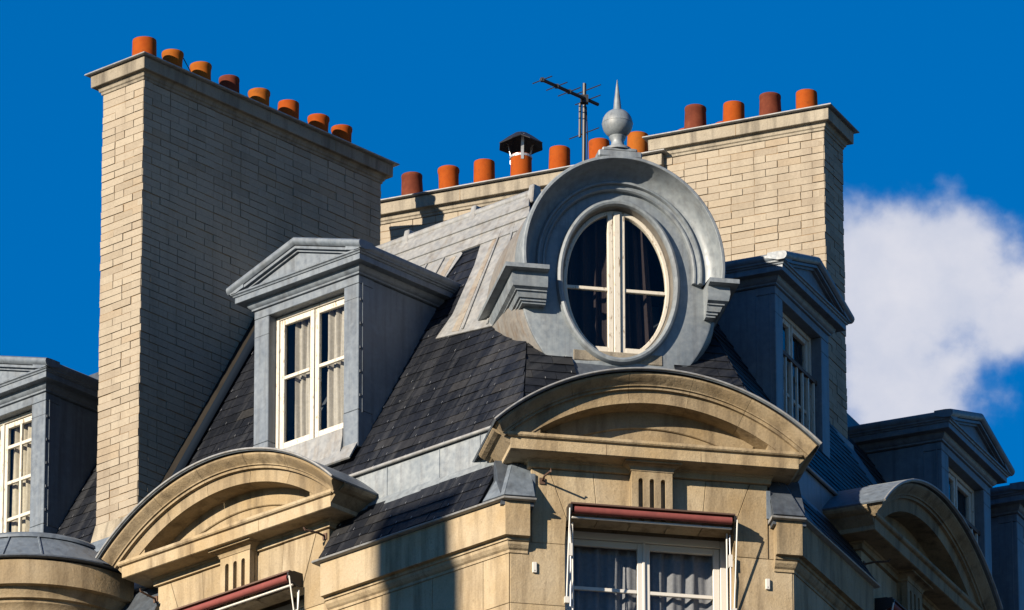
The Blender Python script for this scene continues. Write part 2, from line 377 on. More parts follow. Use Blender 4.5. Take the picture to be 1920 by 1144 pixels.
# ---- roof planes
roof = MB()
def plane_pts(fr, sl, n0, z0, lst): return [fr.P(a, n, z0+sl*(n0-n)) for a, n in lst]
def hipL(z): # L-slope and C-slope meet: a on L frame
    nl = N0-(z-Z0)/SLOPE; nc = NC0-(z-Z0)/SLC
    c_, s_ = math.cos(AC-AL), math.sin(AC-AL)
    return (nc-nl*c_)/s_
def hipR(z):
    nr = N0-(z-Z0)/SLOPE; nc = NC0-(z-Z0)/SLC
    c_, s_ = math.cos(AR-AC), math.sin(AR-AC); return (nr*c_-nc)/s_
ZR = 38.22; NR = N0-(ZR-Z0)/SLOPE; NCR = NC0-(ZR-Z0)/SLC
def aC_of(fr, a, n, z): return C.loc(fr.P(a, n, z))[0]
hl0, hl1 = hipL(Z0), hipL(ZR); hr0, hr1 = hipR(Z0), hipR(ZR)
T = .02
def slab(mb, top, down=.4):
    k = len(top); lo = [p-np.array([0, 0, down]) for p in top]
    mb.add(list(top)+lo, [tuple(range(k)), tuple(range(2*k-1, k-1, -1))]+[(i, k+i, k+(i+1) % k, (i+1) % k) for i in range(k)])
def lowered(p): return p-np.array([0, 0, T])
slab(roof, [lowered(p) for p in (L.P(-5.6, N0, Z0), L.P(hl0, N0, Z0), L.P(hl1, NR, ZR), L.P(-5.6, NR, ZR))])
slab(roof, [lowered(p) for p in (L.P(hl0, N0, Z0), R.P(hr0, N0, Z0), R.P(hr1, NR, ZR), L.P(hl1, NR, ZR))])
slab(roof, [lowered(p) for p in (R.P(hr0, N0, Z0), R.P(5.2, N0, Z0), R.P(5.2, NR, ZR), R.P(hr1, NR, ZR))])
slab(roof, [L.P(-5.6, NR-.02, ZR-.02), L.P(hl1, NR-.02, ZR-.02), R.P(hr1, NR-.02, ZR-.02), R.P(5.2, NR-.02, ZR-.02), R.P(5.2, -6, ZR+.3), L.P(-5.6, -5, ZR+.3)], .3)
roof_o = roof.build('roof', LEAD, B)

# ---- slates
SLATE_ME = [unit_block('slate_piece', .03, 20+i) for i in range(5)]
def slope_axes(fr, sl):
    ph = math.atan(sl); U = -fr.n*math.cos(ph)+ZV*math.sin(ph); W = fr.n*math.sin(ph)+ZV*math.cos(ph); return ph, U, W
def slate_list(fr, sl, n0, z0, amin, amax, length, skip=None, expo=.14, wid=.222, phase=0):
    ph, U, W = slope_axes(fr, sl); out = []
    rows = int(length/expo)
    for i in range(rows):
        s0 = i*expo; zc = z0+(s0+.07)*math.sin(ph); nc = n0-(s0+.07)*math.cos(ph)
        a_lo, a_hi = amin(zc), amax(zc)
        k0 = math.floor(a_lo/wid)-1; x = k0*wid+(wid*.5 if (i+phase) % 2 else 0)
        while x < a_hi:
            u0, u1 = max(x, a_lo), min(x+wid, a_hi); x += wid
            if u1-u0 < .02: continue
            cut = None
            zb_, zt_ = z0+(s0-.01)*math.sin(ph), z0+(s0+.19)*math.sin(ph)
            L0, L1, H0, H1 = amin(zb_), amin(zt_), amax(zb_), amax(zt_)
            if (abs(H0-H1) > .01 and x > min(H0, H1)) or (abs(L0-L1) > .01 and x-wid < max(L0, L1)):
                xs0 = x-wid+.002; cut = [min(max(xs0, L0), H0), max(min(x-.002, H0), L0), max(min(x-.002, H1), L1), min(max(xs0, L1), H1)]
            ac = (u0+u1)/2
            if skip and skip(ac, nc, zc): continue
            tilt = .055+random.uniform(-.012, .012); up2 = U*math.cos(tilt)-W*math.sin(tilt); w2 = W*math.cos(tilt)+U*math.sin(tilt)
            rot = random.uniform(-.008, .008); d2 = fr.d*math.cos(rot)+up2*math.sin(rot); u2 = up2*math.cos(rot)-fr.d*math.sin(rot)
            c = fr.P(ac, n0, z0)+U*(s0+.09+random.uniform(-.004, .004))+W*(.012+random.uniform(-.002, .002))
            if cut:
                base = fr.P(0, n0, z0); q = []
                for lift in (.004, .011):
                    for aa, ss in ((cut[0], s0-.01), (cut[1], s0-.01), (cut[2], s0+.19), (cut[3], s0+.19)):
                        q.append(base+fr.d*aa+U*ss+W*(lift+.011*(1-(ss-s0+.01)/.2)))
                out.append((c, d2, u2, w2, (u1-u0-.004, .2, .007), q)); continue
            out.append((c, d2, u2, w2, (u1-u0-.004, .2, .007)))
    return out
def lay(lst, parent, limit, key=None, name='slate', stuffname='slate_courses', material=SLATE, meshes=SLATE_ME, hooks=True):
    if key: lst = sorted(lst, key=key)
    for me in meshes:
        if not me.materials: me.materials.append(material)
    for t_ in lst[:limit]:
        c, d, u, w_, s_ = t_[:5]
        if len(t_) > 5: MB().hexa(t_[5]).build(name, material, parent); continue
        place(random.choice(meshes), name, parent, c, d, u, w_, s_)
    rest = lst[limit:]
    if rest:
        mb = MB()
        for t_ in rest: mb.hexa(t_[5] if len(t_) > 5 else block_verts(*t_[:5]))
        mb.build(stuffname, material, parent, kind='stuff')
    if hooks:
        mb = MB()
        for t_ in lst:
            c, d, u, w_, s_ = t_[:5]
            if len(t_) == 5 and random.random() < .5:
                mb.hexa(block_verts(c-np.asarray(u)*(.1-.012)+np.asarray(w_)*.006+np.asarray(d)*random.uniform(-.02, .02), d, u, w_, (.003, .03, .005)))
        mb.build('slate_hooks', GALV, parent, kind='stuff')
hidden_dorm = lambda a, n, z: (-3.5 < a < -2.25 and 35.35 < z < 37.3)
main = slate_list(L, SLOPE, N0, Z0, lambda z: -5.02, lambda z: hipL(z), 3.5, hidden_dorm)
low = slate_list(L, SLOPE, .135, 34.075, lambda z: -2.21, lambda z: -.24+.0*(z), .57)
cpl = slate_list(C, SLC, NC0, Z0, lambda z: aC_of(L, hipL(z), N0-(z-Z0)/SLOPE, z), lambda z: .75, 1.6)
lay(low+cpl+main, roof_o, 300, key=lambda t: (t[0][2], ))
rr = slate_list(R, SLOPE, N0, Z0, lambda z: hipR(z), lambda z: 4.58, 3.6)+slate_list(R, SLOPE, .135, 34.075, lambda z: .24, lambda z: 1.67, .57)+slate_list(C, SLC, NC0, Z0, lambda z: 1.7, lambda z: aC_of(R, hipR(z), N0-(z-Z0)/SLOPE, z), 3)
lay(rr, roof_o, 0, hooks=False)
# lower slope cores, zinc hips and flashings over the gutter parapet
for fr, a0, a1 in ((L, -2.22, 0), (C, -.1, .2), (C, 2.4, WC+.1), (R, 0, 1.68), (L, -5.3, -4.38), (R, 3.84, 4.9)):
    MB().prism_a(fr, [(.12, 34.07), (-.16, 34.07+.28*SLOPE), (-.22, 34.07+.28*SLOPE), (-.22, 34.0), (.12, 34.0)], a0, a1).build('parapet_slope', LEAD, B)
def hip_zinc(sgn):
    mb = MB(); k = math.tan((AC-AL)/2) if sgn < 0 else math.tan((AR-AC)/2)
    fr, fo = (L, C) if sgn < 0 else (R, C)
    def pt(f, a, s_): # on lower slope, lifted
        n_ = .145-s_; z_ = 34.085+s_*SLOPE; return f.P(a, n_, z_)
    for f, side in ((fr, -sgn), (fo, sgn)):
        pass
    if sgn < 0:
        for s0, s1 in ((0, .30),):
            mb.add([pt(L, -.19, s0), pt(L, -k*(.145-s0)*-1 if False else (.145-s0)*k, s0), pt(L, (.145-s1)*k, s1), pt(L, -.12, s1)], [(0, 1, 2, 3)])
            mb.add([pt(C, -(.145-s0)*k, s0), pt(C, .205, s0), pt(C, .205, s1), pt(C, -(.145-s1)*k, s1)], [(0, 1, 2, 3)])
    else:
        for s0, s1 in ((0, .30),):
            mb.add([pt(C, 2.40, s0), pt(C, WC+(.145-s0)*k, s0), pt(C, WC+(.145-s1)*k, s1), pt(C, 2.40, s1)], [(0, 1, 2, 3)])
            mb.add([pt(R, -(.145-s0)*k, s0), pt(R, .25, s0), pt(R, .12, s1), pt(R, -(.145-s1)*k, s1)], [(0, 1, 2, 3)])
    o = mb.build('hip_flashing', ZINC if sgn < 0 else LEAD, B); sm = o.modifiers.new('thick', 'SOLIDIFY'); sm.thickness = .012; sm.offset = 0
hip_zinc(-1); hip_zinc(1)
MB().box(C, .19, .235, -.05, .018, 34.09, 34.36).build('upstand', ZINC, B)
MB().box(C, 2.365, 2.40, -.05, .018, 34.09, 34.36).build('upstand', ZINC, B)
circ = [(.018*math.cos(q*math.pi/5)-.0, 34.968+.018*math.sin(q*math.pi/5)) for q in range(10)]
for pathg in ([cl(L, -5.05, -.2), cl(L, -.13, -.2)], [cl(R, .13, -.2), cl(R, 5.0, -.2)]):
    MB().loft(wsweep(pathg, [(-.06, 34.5), (.065, 34.535), (.062, 34.552), (.0, 34.655), (-.012, 34.66), (-.015, 34.955), (-.06, 34.955)])).build('gutter_band', ZINC_C, B)
    MB().loft(wsweep(pathg, [(x+.008, z) for x, z in circ])).build('gutter_roll', ZINC_PALE, B, smooth=50)
# seam on the band
for a in (-1.05, -.55, -1.7): MB().box(L, a, a+.006, -.215, -.208, 34.665, 34.95).build('seam', ZINC, B)

# ---- zinc sheets, ridge coping and flashings on the left slope
def on_slope(fr, x, y, n0=N0, z0=Z0, sl=SLOPE):
    r = ray(x, y); nc = (CAM-fr.O)@fr.n; t = -(CAM[2]-z0+sl*(nc-n0))/(r[2]+sl*(r@fr.n)); return fr.loc(CAM+r*t)
def sheet(fr, lst, lift, thick, name, material, parent, sl=SLOPE):
    """plate on the slope: lst of (a, z)"""
    ph, U, W = slope_axes(fr, sl); top = []; bot = []
    for a, z in lst:
        p = fr.P(a, N0-(z-Z0)/sl, z); top.append(p+W*(lift+thick)); bot.append(p+W*lift)
    k = len(lst); return MB().add(top+bot, [tuple(range(k)), tuple(range(2*k-1, k-1, -1))]+[(i, k+i, k+(i+1) % k, (i+1) % k) for i in range(k)]).build(name, material, parent)
# outlines measured on the slope (a along the eaves, z height)
sheet(L, [(-1.96, 36.57), (-.78, 36.40), (-.70, 36.5), (-1.45, 37.95), (-2.07, 37.83), (-1.98, 37.5), (-1.93, 37.1), (-1.90, 36.85)], .024, .01, 'zinc_sheet', ZINC_PALE, roof_o)
sheet(L, [(-2.75, 37.1), (-2.40, 37.15), (-2.34, 37.42), (-2.27, 37.75), (-2.32, 37.80), (-3.3, 37.78), (-3.3, 37.1)], .024, .01, 'zinc_sheet', ZINC_PALE, roof_o)
for a_t, a_b, z_t, z_b in ((-1.86, -1.62, 37.9, 36.56), (-1.70, -1.28, 37.9, 36.5), (-1.56, -.98, 37.92, 36.46)):
    sheet(L, [(a_b, z_b), (a_b+.022, z_b), (a_t+.022, z_t), (a_t, z_t)], .034, .014, 'sheet_rib', ZINC_PALE, roof_o)
for a_ in (-2.52, -2.74): sheet(L, [(a_, 37.2), (a_+.02, 37.2), (a_+.02, 37.77), (a_, 37.77)], .034, .014, 'sheet_rib', ZINC_PALE, roof_o)
RUST = zinc_mat('rusty_zinc', (.19, .185, .17), (.20, .18, .15), (.14, .095, .06), .55, 0)
sheet(L, [(-1.76, 36.58), (-1.66, 36.56), (-1.87, 37.88), (-1.91, 37.88)], .0345, .003, 'stained_strip', RUST, roof_o)
sheet(L, [(-2.46, 37.2), (-2.36, 37.2), (-2.34, 37.74), (-2.42, 37.74)], .0345, .003, 'stained_strip', RUST, roof_o)
for i, (z0_, z1_, lf) in enumerate(((37.78, 37.93, .03), (37.92, 38.08, .045), (38.06, 38.24, .06))):
    sheet(L, [(-5.0, z0_), (hipL(z0_)-.02, z0_), (hipL(z1_)-.02, z1_), (-5.0, z1_)], lf, .016, 'ridge_apron', ZINC_PALE, roof_o)
    sheet(L, [(-5.0, z0_-.012), (hipL(z0_)-.02, z0_-.012), (hipL(z0_)-.02, z0_+.02), (-5.0, z0_+.02)], lf-.012, .008, 'apron_shade_line', SHADE_LEAD, roof_o)  # dark strip painted as the shade line under each apron step
MB().loft([[L.P(a, NR+.03+.045*math.cos(q*math.pi/6), ZR+.06+.045*math.sin(q*math.pi/6)) for q in range(12)] for a in (-5.0, hipL(ZR)+.02)]).build('ridge_roll', ZINC_PALE, roof_o, smooth=40)
for a in (-3.22, -2.36, -1.62):
    MB().hexa([L.P(a-.045, NR+.10, ZR-.06), L.P(a+.045, NR+.10, ZR-.06), L.P(a+.045, NR-.06, ZR-.02), L.P(a-.045, NR-.06, ZR-.02), L.P(a-.03, NR+.06, ZR+.15), L.P(a+.03, NR+.06, ZR+.15), L.P(a+.03, NR-.04, ZR+.15), L.P(a-.03, NR-.04, ZR+.15)]).build('ridge_block', ZINC_PALE, roof_o, bevel=.01)
# cement fillet and lead channel beside the left stack
sheet(L, [(-5.06, 35.0), (-4.90, 35.0), (-4.90, 38.2), (-5.06, 38.2)], .03, .02, 'cement_fillet', FILLET_DARK, roof_o)
ph, U, W = slope_axes(L, SLOPE)
s0 = L.P(-4.86, N0, Z0)+W*.045
MB().loft([[s0+U*t+L.d*(.055*math.cos(q*math.pi/5))+W*(.04*math.sin(q*math.pi/5)) for q in range(10)] for t in (0, 3.75)]).build('lead_channel', SHADE_LEAD, roof_o, smooth=40)  # shade of the turned-away side put into its dark colour

# ------------------------------------------------------------------ stone dormers with segmental pediments
def casement_window(fr, root, ac, nw, z0, z1, half, bars, frame=.05, stile=.06, mid=.06, paint=None, drape=CURTAIN, panes_v=0, name='window', folds=None):
    """two-leaf window: fixed frame, two casements (> panes, bars), glass, curtain"""
    paint = paint or PAINT
    fm = MB(); fm.box(fr, ac-half, ac-half+frame, nw-.03, nw+.03, z0, z1).box(fr, ac+half-frame, ac+half, nw-.03, nw+.03, z0, z1)
    fm.box(fr, ac-half+frame, ac+half-frame, nw-.03, nw+.03, z1-frame, z1).box(fr, ac-half+frame, ac+half-frame, nw-.03, nw+.035, z0, z0+frame)
    fm.build('window_frame', paint, root, bevel=.004)
    for s in (-1, 1):
        e0, e1 = (ac-half+frame+.003, ac-.004) if s < 0 else (ac+.004, ac+half-frame-.003)
        zz0, zz1 = z0+frame+.003, z1-frame-.003; nf = nw+.012+(.006 if s < 0 else 0)
        c = MB()
        so_, si = (stile, mid)
        i0, i1 = (e0+so_, e1-si) if s < 0 else (e0+si, e1-so_)
        c.box(fr, e0, i0, nf-.04, nf, zz0, zz1).box(fr, i1, e1, nf-.04, nf, zz0, zz1)
        c.box(fr, i0, i1, nf-.04, nf-.001, zz0, zz0+stile*1.2).box(fr, i0, i1, nf-.04, nf-.001, zz1-stile, zz1)
        co = c.build('casement', paint, root, bevel=.004)
        for zb in bars: MB().box(fr, i0, i1, nf-.032, nf-.003, zb-.017, zb+.017).build('glazing_bar', paint, co, bevel=.003)
        for q in range(panes_v):
            x = i0+(i1-i0)*(q+1)/(panes_v+1); MB().box(fr, x-.012, x+.012, nf-.03, nf-.005, zz0+stile, zz1-stile).build('glazing_bar', paint, co)
        zs = [zz0+stile]+sorted(bars)+[zz1-stile]
        for a_, b_ in zip(zs[:-1], zs[1:]):
            MB().add([fr.P(i0, nf-.022, a_), fr.P(i1, nf-.022, a_), fr.P(i1, nf-.022, b_), fr.P(i0, nf-.022, b_)], [(0, 1, 2, 3)]).build('pane', GLASS, co)
    if s and not folds:
        MB().box(fr, ac-.012, ac+.012, nw+.012, nw+.03, z0+frame, z1-frame).build('cover_strip', paint, root, bevel=.004)
    if drape:
        for k, (u0, u1) in enumerate(folds or ((-half+.07, -.02), (.02, half-.05))):
            rings = []; m_n = 46; r = random.Random(k+int(ac*100))
            ph1, ph2 = r.uniform(0, 6), r.uniform(0, 6)
            for j in range(9):
                zz = z0+.03+(z1-z0-.06)*j/8; row = []
                for q in range(m_n):
                    t = q/(m_n-1); sq = 1-.10*math.sin(math.pi*j/8)*(1-t)
                    x = ac+u0+(u1-u0)*t*sq
                    row.append(fr.P(x, nw-.075+.02*math.sin(t*26+ph1+.4*math.sin(j*.5))+.012*math.sin(t*47+ph2+j*.2), zz))
                rings.append(row)
            MB().loft(rings, ring_closed=False, caps=False).build('curtain', drape, root, smooth=60)

def arc(ac, zc, r, a0, a1, k=40): return [(ac+r*math.sin(a0+(a1-a0)*i/k), zc+r*math.cos(a0+(a1-a0)*i/k)) for i in range(k+1)]
def stone_dormer(fr, ac, label, st_=STONE, awn=True):
    D = empty('stone_dormer', fr.P(ac, 0, 33.2), label, 'dormer', 'stone dormers with curved pediments')
    sm_ = STONE_MID if st_ is STONE else st_
    # horizontal cornice, returning along both sides
    prof = [(-.02, 34.42), (.028, 34.424), (.03, 34.475), (.045, 34.482), (.05, 34.497), (.225, 34.50), (.236, 34.505), (.238, 34.61), (.262, 34.618), (.272, 34.63), (.272, 34.655), (-.02, 34.665)]
    h = 1.09
    MB().loft(usweep(fr, [(ac-h, -.5), (ac-h, 0), (ac+h, 0), (ac+h, -.5)], prof)).build('cornice', st_, D)
    for x in (-.45, .42): MB().box(fr, ac+x, ac+x+.003, .2, .2395, 34.503, 34.612).build('joint', MORTAR, D)
    # curved crown: stone mouldings following the arc
    RR, zc, ph_ = 2.16, 33.15, R_(43.6)
    cp = [(-.02, -.3), (-.02, .358), (-.03, .368), (-.045, .366), (-.07, .345), (-.09, .315), (-.112, .293), (-.122, .29), (-.123, .272), (-.148, .27), (-.150, .238), (-.158, .234), (-.268, .232), (-.270, -.3)]
    segs = [-ph_, -R_(22), -R_(7), R_(9), R_(24), ph_]
    for q, (t0, t1) in enumerate(zip(segs[:-1], segs[1:])):
        rings = []
        for i in range(13):
            t = t0+(t1-t0)*i/12+(.0008 if i == 0 else -.0008 if i == 12 else 0)
            rings.append([fr.P(ac+(RR+dr)*math.sin(t), n_, zc+(RR+dr)*math.cos(t)) for dr, n_ in cp])
        MB().loft(rings).build('crown_stone', sm_, D, smooth=28)
    # tympanum with inner raised arch
    ip = [(p[0], p[1]) for p in arc(ac, zc, 1.90, -R_(37.3), R_(37.3), 36)]
    MB().prism(fr, ip+[(ac+1.16, 34.66), (ac-1.16, 34.66)], -.3, 0.).build('tympanum', sm_, D)
    rings = []
    for i in range(37):
        t = -R_(30.5)+R_(61)*i/36
        rings.append([fr.P(ac+r_*math.sin(t), n_, zc+r_*math.cos(t)) for r_, n_ in ((1.895, -.01), (1.895, .022), (1.735, .022), (1.728, .015), (1.725, -.01))])
    MB().loft(rings).build('inner_arch', sm_, D, smooth=28)
    # side returns of the crown
    for s in (-1, 1):
        pr = [(1.488, 34.700), (1.488, 34.682), (1.47, 34.66), (1.435, 34.64), (1.40, 34.628), (1.385, 34.615), (1.36, 34.613), (1.358, 34.60), (1.05, 34.60), (1.05, 34.98), (1.30, 34.86)]
        MB().prism(fr, [(ac+s*a, z) for a, z in pr], -.42, .222).build('crown_return', sm_, D)
        MB().box(fr, ac+s*1.05, ac+s*1.087, -.9, -.02, 34.06, 34.62).build('side_cheek', LEAD, D)
    # zinc barrel roof
    rings = []
    for i in range(41):
        t = -ph_-R_(.45)+(2*ph_+R_(.9))*i/40
        rings.append([fr.P(ac+r_*math.sin(t), n_, zc+r_*math.cos(t)) for r_, n_ in ((RR-.018, .395), (RR-.008, .405), (RR+.004, .40), (RR+.006, -.75), (RR-.012, -.75), (RR-.012, .38))])
    MB().loft(rings).build('zinc_roof', ZINC, D, smooth=35)
    rings = []
    for i in range(49):
        t = -ph_-R_(.5)+(2*ph_+R_(1.0))*i/48
        rings.append([fr.P(ac+(RR+.0+.011*math.sin(q*math.pi/4))*math.sin(t), .405+.011*math.cos(q*math.pi/4), zc+(RR+.011*math.sin(q*math.pi/4))*math.cos(t)) for q in range(8)])
    MB().loft(rings).build('roof_lip', ZINC_PALE, D, smooth=60)  # pale colour stands in for sun caught on the rounded lip
    for t in (-R_(20), R_(21)):
        MB().hexa([fr.P(ac+r_*math.sin(t+dt), n_, zc+r_*math.cos(t+dt)) for r_ in (RR, RR+.014) for n_, dt in ((.405, -.006), (.405, .006), (-.7, .006), (-.7, -.006))]).build('roof_seam', ZINC, D)
    # fluted keystone bracket
    K = MB(); kz0, kz1 = 33.945, 34.425
    K.box(fr, ac-.187, ac+.187, -.05, .045, kz0, kz1)
    xs = [-.187, -.126, -.080, -.023, .023, .080, .126, .187]
    for i in range(0, 8, 2): K.box(fr, ac+xs[i], ac+xs[i+1], .03, .105, kz0, kz1-.09)
    top = [(ac-.187, kz1), (ac-.187, kz1-.09)]
    for i in (1, 3, 5):
        x0, x1 = xs[i], xs[i+1]; cx = (x0+x1)/2; r_ = (x1-x0)/2
        top += [(ac+cx-r_*math.cos(q*math.pi/8), kz1-.09+r_*math.sin(q*math.pi/8)) for q in range(9)]
    top += [(ac+.187, kz1-.09), (ac+.187, kz1)]
    K.prism(fr, top, .03, .105); ks = K.build('keystone', st_, D)
    MB().loft([[fr.P(ac+x*o_, n_, z_) for x, n_ in ((-1, -.03), (-1, n2), (1, n2), (1, -.03))] for o_, n2, z_ in ((.197, .112, 34.426), (.20, .114, 34.445), (.212, .122, 34.462), (.235, .145, 34.476), (.25, .16, 34.48))]).build('keystone_cap', st_, ks, smooth=25)
    MB().box(fr, ac-.262, ac+.262, -.03, .19, 34.484, 34.502).build('keystone_fillet', st_, ks)
    # window
    casement_window(fr, D, ac, -.30, 31.9, 33.955, .775, (33.41, 32.6), frame=.07, stile=.06, mid=.055, paint=CLEAN, drape=SHEER)
    return D
stone_dormer(L, -3.31, 'sunlit stone dormer with curved pediment left of the corner, red awning below')
stone_dormer(C, 1.29, 'stone dormer with curved pediment on the cut corner under the oval window')
stone_dormer(R, 2.77, 'shaded stone dormer with curved pediment on the right street side', STONE_SHADE)

# ------------------------------------------------------------------ zinc dormers with triangular pediments
def zinc_dormer(fr, ac, nf, dz, label, variant, zm=ZINC, back=2.3, half=.667):
    D = empty('zinc_dormer', fr.P(ac, nf, 35.3+dz), label, 'dormer', 'zinc dormers with triangular pediments')
    Z = lambda z: z+dz
    ob = nf-back
    # casing
    for s in (-1, 1):
        a0, a1 = sorted((ac+s*half, ac+s*(half-.187)))
        MB().box(fr, a0, a1, nf-.2, nf, Z(35.72), Z(36.985)).build('jamb', zm, D, bevel=.005)
        MB().box(fr, a0-.002, a1+.002, nf-.2, nf+.004, Z(35.35), Z(35.716)).build('jamb_foot', zm, D, bevel=.006)
    MB().box(fr, ac-half, ac+half, nf-.2, nf+.001, Z(36.988), Z(37.066)).build('lintel', zm, D, bevel=.004)
    MB().prism_a(fr, [(nf-.2, Z(35.60)), (nf+.012, Z(35.575)), (nf+.012, Z(35.50)), (nf+.05, Z(35.30)), (nf+.09, Z(35.22)), (nf-.2, Z(35.2))], ac-half+.185, ac+half-.185).build('sill', ZINC_PALE if zm is ZINC else zm, D)
    MB().hexa([fr.P(ac-half-.05, nf+.10, Z(35.20)), fr.P(ac+half-.004, nf+.10, Z(35.20)), fr.P(ac+half-.004, nf-.02, Z(35.40)), fr.P(ac-half-.05, nf-.02, Z(35.40)), fr.P(ac-half-.05, nf+.112, Z(35.21)), fr.P(ac+half-.004, nf+.112, Z(35.21)), fr.P(ac+half-.004, nf-.008, Z(35.41)), fr.P(ac-half-.05, nf-.008, Z(35.41))]).build('apron', ZINC_PALE if zm is ZINC else zm, D)
    # cheeks
    for s in (-1, 1):
        a0, a1 = sorted((ac+s*(half-.003), ac+s*(half-.05)))
        MB().prism_a(fr, [(nf-.19, Z(35.2)), (nf-.19, Z(37.06)), (ob, Z(37.06)), (ob, Z(36.9))], a0, a1).build('cheek', zm, D)
        a0, a1 = sorted((ac+s*(half-.002), ac+s*(half+.006)))
        MB().box(fr, a0, a1, nf-.06, nf-.05, Z(35.7), Z(37.0)).build('cheek_seam', zm, D)
    for q in range(5):
        MB().box(fr, ac+half-.004, ac+half+.010, nf-.035, nf-.015, Z(35.85+q*.24), Z(35.875+q*.24)).build('clip', LEAD, D)
    MB().box(fr, ac-half-.001, ac-half+.188, nf-.01, nf+.0025, Z(36.80), Z(36.804)).build('sheet_seam', LEAD, D)
    MB().box(fr, ac+half-.188, ac+half+.001, nf-.01, nf+.0025, Z(36.84), Z(36.844)).build('sheet_seam', LEAD, D)
    # entablature round three sides
    prof = [(-.03, 37.068), (.006, 37.069), (.018, 37.074), (.02, 37.09), (.03, 37.096), (.045, 37.112), (.052, 37.13), (.056, 37.147), (.125, 37.149), (.13, 37.152), (.13, 37.205), (.142, 37.21), (.146, 37.222), (.16, 37.23), (.162, 37.244), (-.03, 37.25)]
    MB().loft(usweep(fr, [(ac-half, ob), (ac-half, nf), (ac+half, nf), (ac+half, ob)], [(o_, Z(z)) for o_, z in prof])).build('entablature', zm, D, smooth=25)
    # raking crown, side eaves
    ex = half+.185; rise = .27; zb = 37.238
    cr = [(.0, .10), (.0, .168), (.016, .188), (.040, .197), (.064, .192), (.078, .175), (.084, .12), (.084, .0), (.03, .0)]
    def rk(x, up): return Z(zb+rise*(1-abs(x)/ex)+up)
    rings = []
    for x in (-ex, -.0, ex): rings.append([fr.P(ac+x, nf+n_, rk(x, up)) for up, n_ in cr])
    MB().loft(rings[:2]).build('raking_crown', zm, D, smooth=35); MB().loft(rings[1:]).build('raking_crown', zm, D, smooth=35)
    for s in (-1, 1):
        MB().loft([[fr.P(ac+s*(half-.012+n_), nn, Z(zb+up)) for up, n_ in cr] for nn in (nf+.17, ob)]).build('side_crown', zm, D, smooth=35)
    def tri(h_, zlo, hgt): return [(ac-h_, Z(zlo)), (ac+h_, Z(zlo)), (ac, Z(zlo+hgt))]
    ty = MB().prism(fr, tri(ex-.02, 37.245, rise), nf-.3, nf-.01).build('tympanum', zm, D)
    def frame_tri(h0, g0, h1, g1, zlo, n1):
        mb = MB()
        for s in (-1, 1):
            mb.add([fr.P(ac+s*x, n_, Z(z)) for n_ in (nf+.0, n1) for x, z in ((h0, zlo), (h1, zlo), (0, zlo+g1), (0, zlo+g0))], [(0, 1, 2, 3), (7, 6, 5, 4), (0, 4, 5, 1), (1, 5, 6, 2), (2, 6, 7, 3), (3, 7, 4, 0)])
        return mb
    sl_ = rise/ex
    for h0, h1, n1 in ((.80, .72, .160), (.72, .65, .128), (.65, .50, .098), (.34, .28, .045)):
        frame_tri(h0, h0*sl_, h1, h1*sl_, 37.248, nf+n1).build('pediment_moulding', zm, ty)
    MB().prism(fr, tri(.28, 37.25, .28*sl_), nf-.02, nf+.02).build('pediment_panel', zm, ty)
    MB().prism(fr, tri(.17, 37.252, .17*sl_), nf-.02, nf+.05).build('pediment_panel', zm, ty)
    MB().prism(fr, [(ac-ex+.02, Z(zb+.06)), (ac, Z(zb+rise+.072)), (ac+ex-.02, Z(zb+.06)), (ac+ex-.1, Z(37.24)), (ac-ex+.1, Z(37.24))], ob, nf+.10).build('dormer_roof', zm, D)
    nw = nf-.13
    if variant == 'curtain':
        casement_window(fr, D, ac, nw, Z(35.60), Z(36.985), .478, (Z(36.36),), frame=.035, stile=.055, mid=.05, folds=((-.335, -.02), (.085, .46)))
    elif variant == 'grid':
        casement_window(fr, D, ac, nw, Z(35.60), Z(36.985), .478, (Z(35.95), Z(36.33), Z(36.7)), frame=.035, stile=.05, mid=.045, panes_v=1, drape=curtain('cream_blind', (.34, .31, .25)))
    else:
        casement_window(fr, D, ac, nw, Z(35.60), Z(36.985), .478, (Z(36.2),), frame=.04, stile=.05, mid=.05, drape=DRAPE)
        rail = MB().box(fr, ac-.478, ac+.478, nw+.05, nw+.085, Z(36.50), Z(36.54)).build('guard_rail', IRON, D)
        for q in range(7):
            x = ac-.42+q*.14; MB().box(fr, x-.011, x+.011, nw+.055, nw+.077, Z(35.62), Z(36.5)).build('guard_bar', PAINT, rail)
    MB().box(fr, ac-half+.05, ac+half-.05, nf-1.0, nf-.96, Z(35.2), Z(37.05)).build('room_back', DARK, D)
    return D
zinc_dormer(L, -2.89, -.38, 0, 'sunlit grey zinc dormer with pale curtains left of the oval window', 'curtain')
zinc_dormer(R, 2.10, -.715, .03, 'shaded blue zinc dormer right of the oval window with barred window', 'bars')

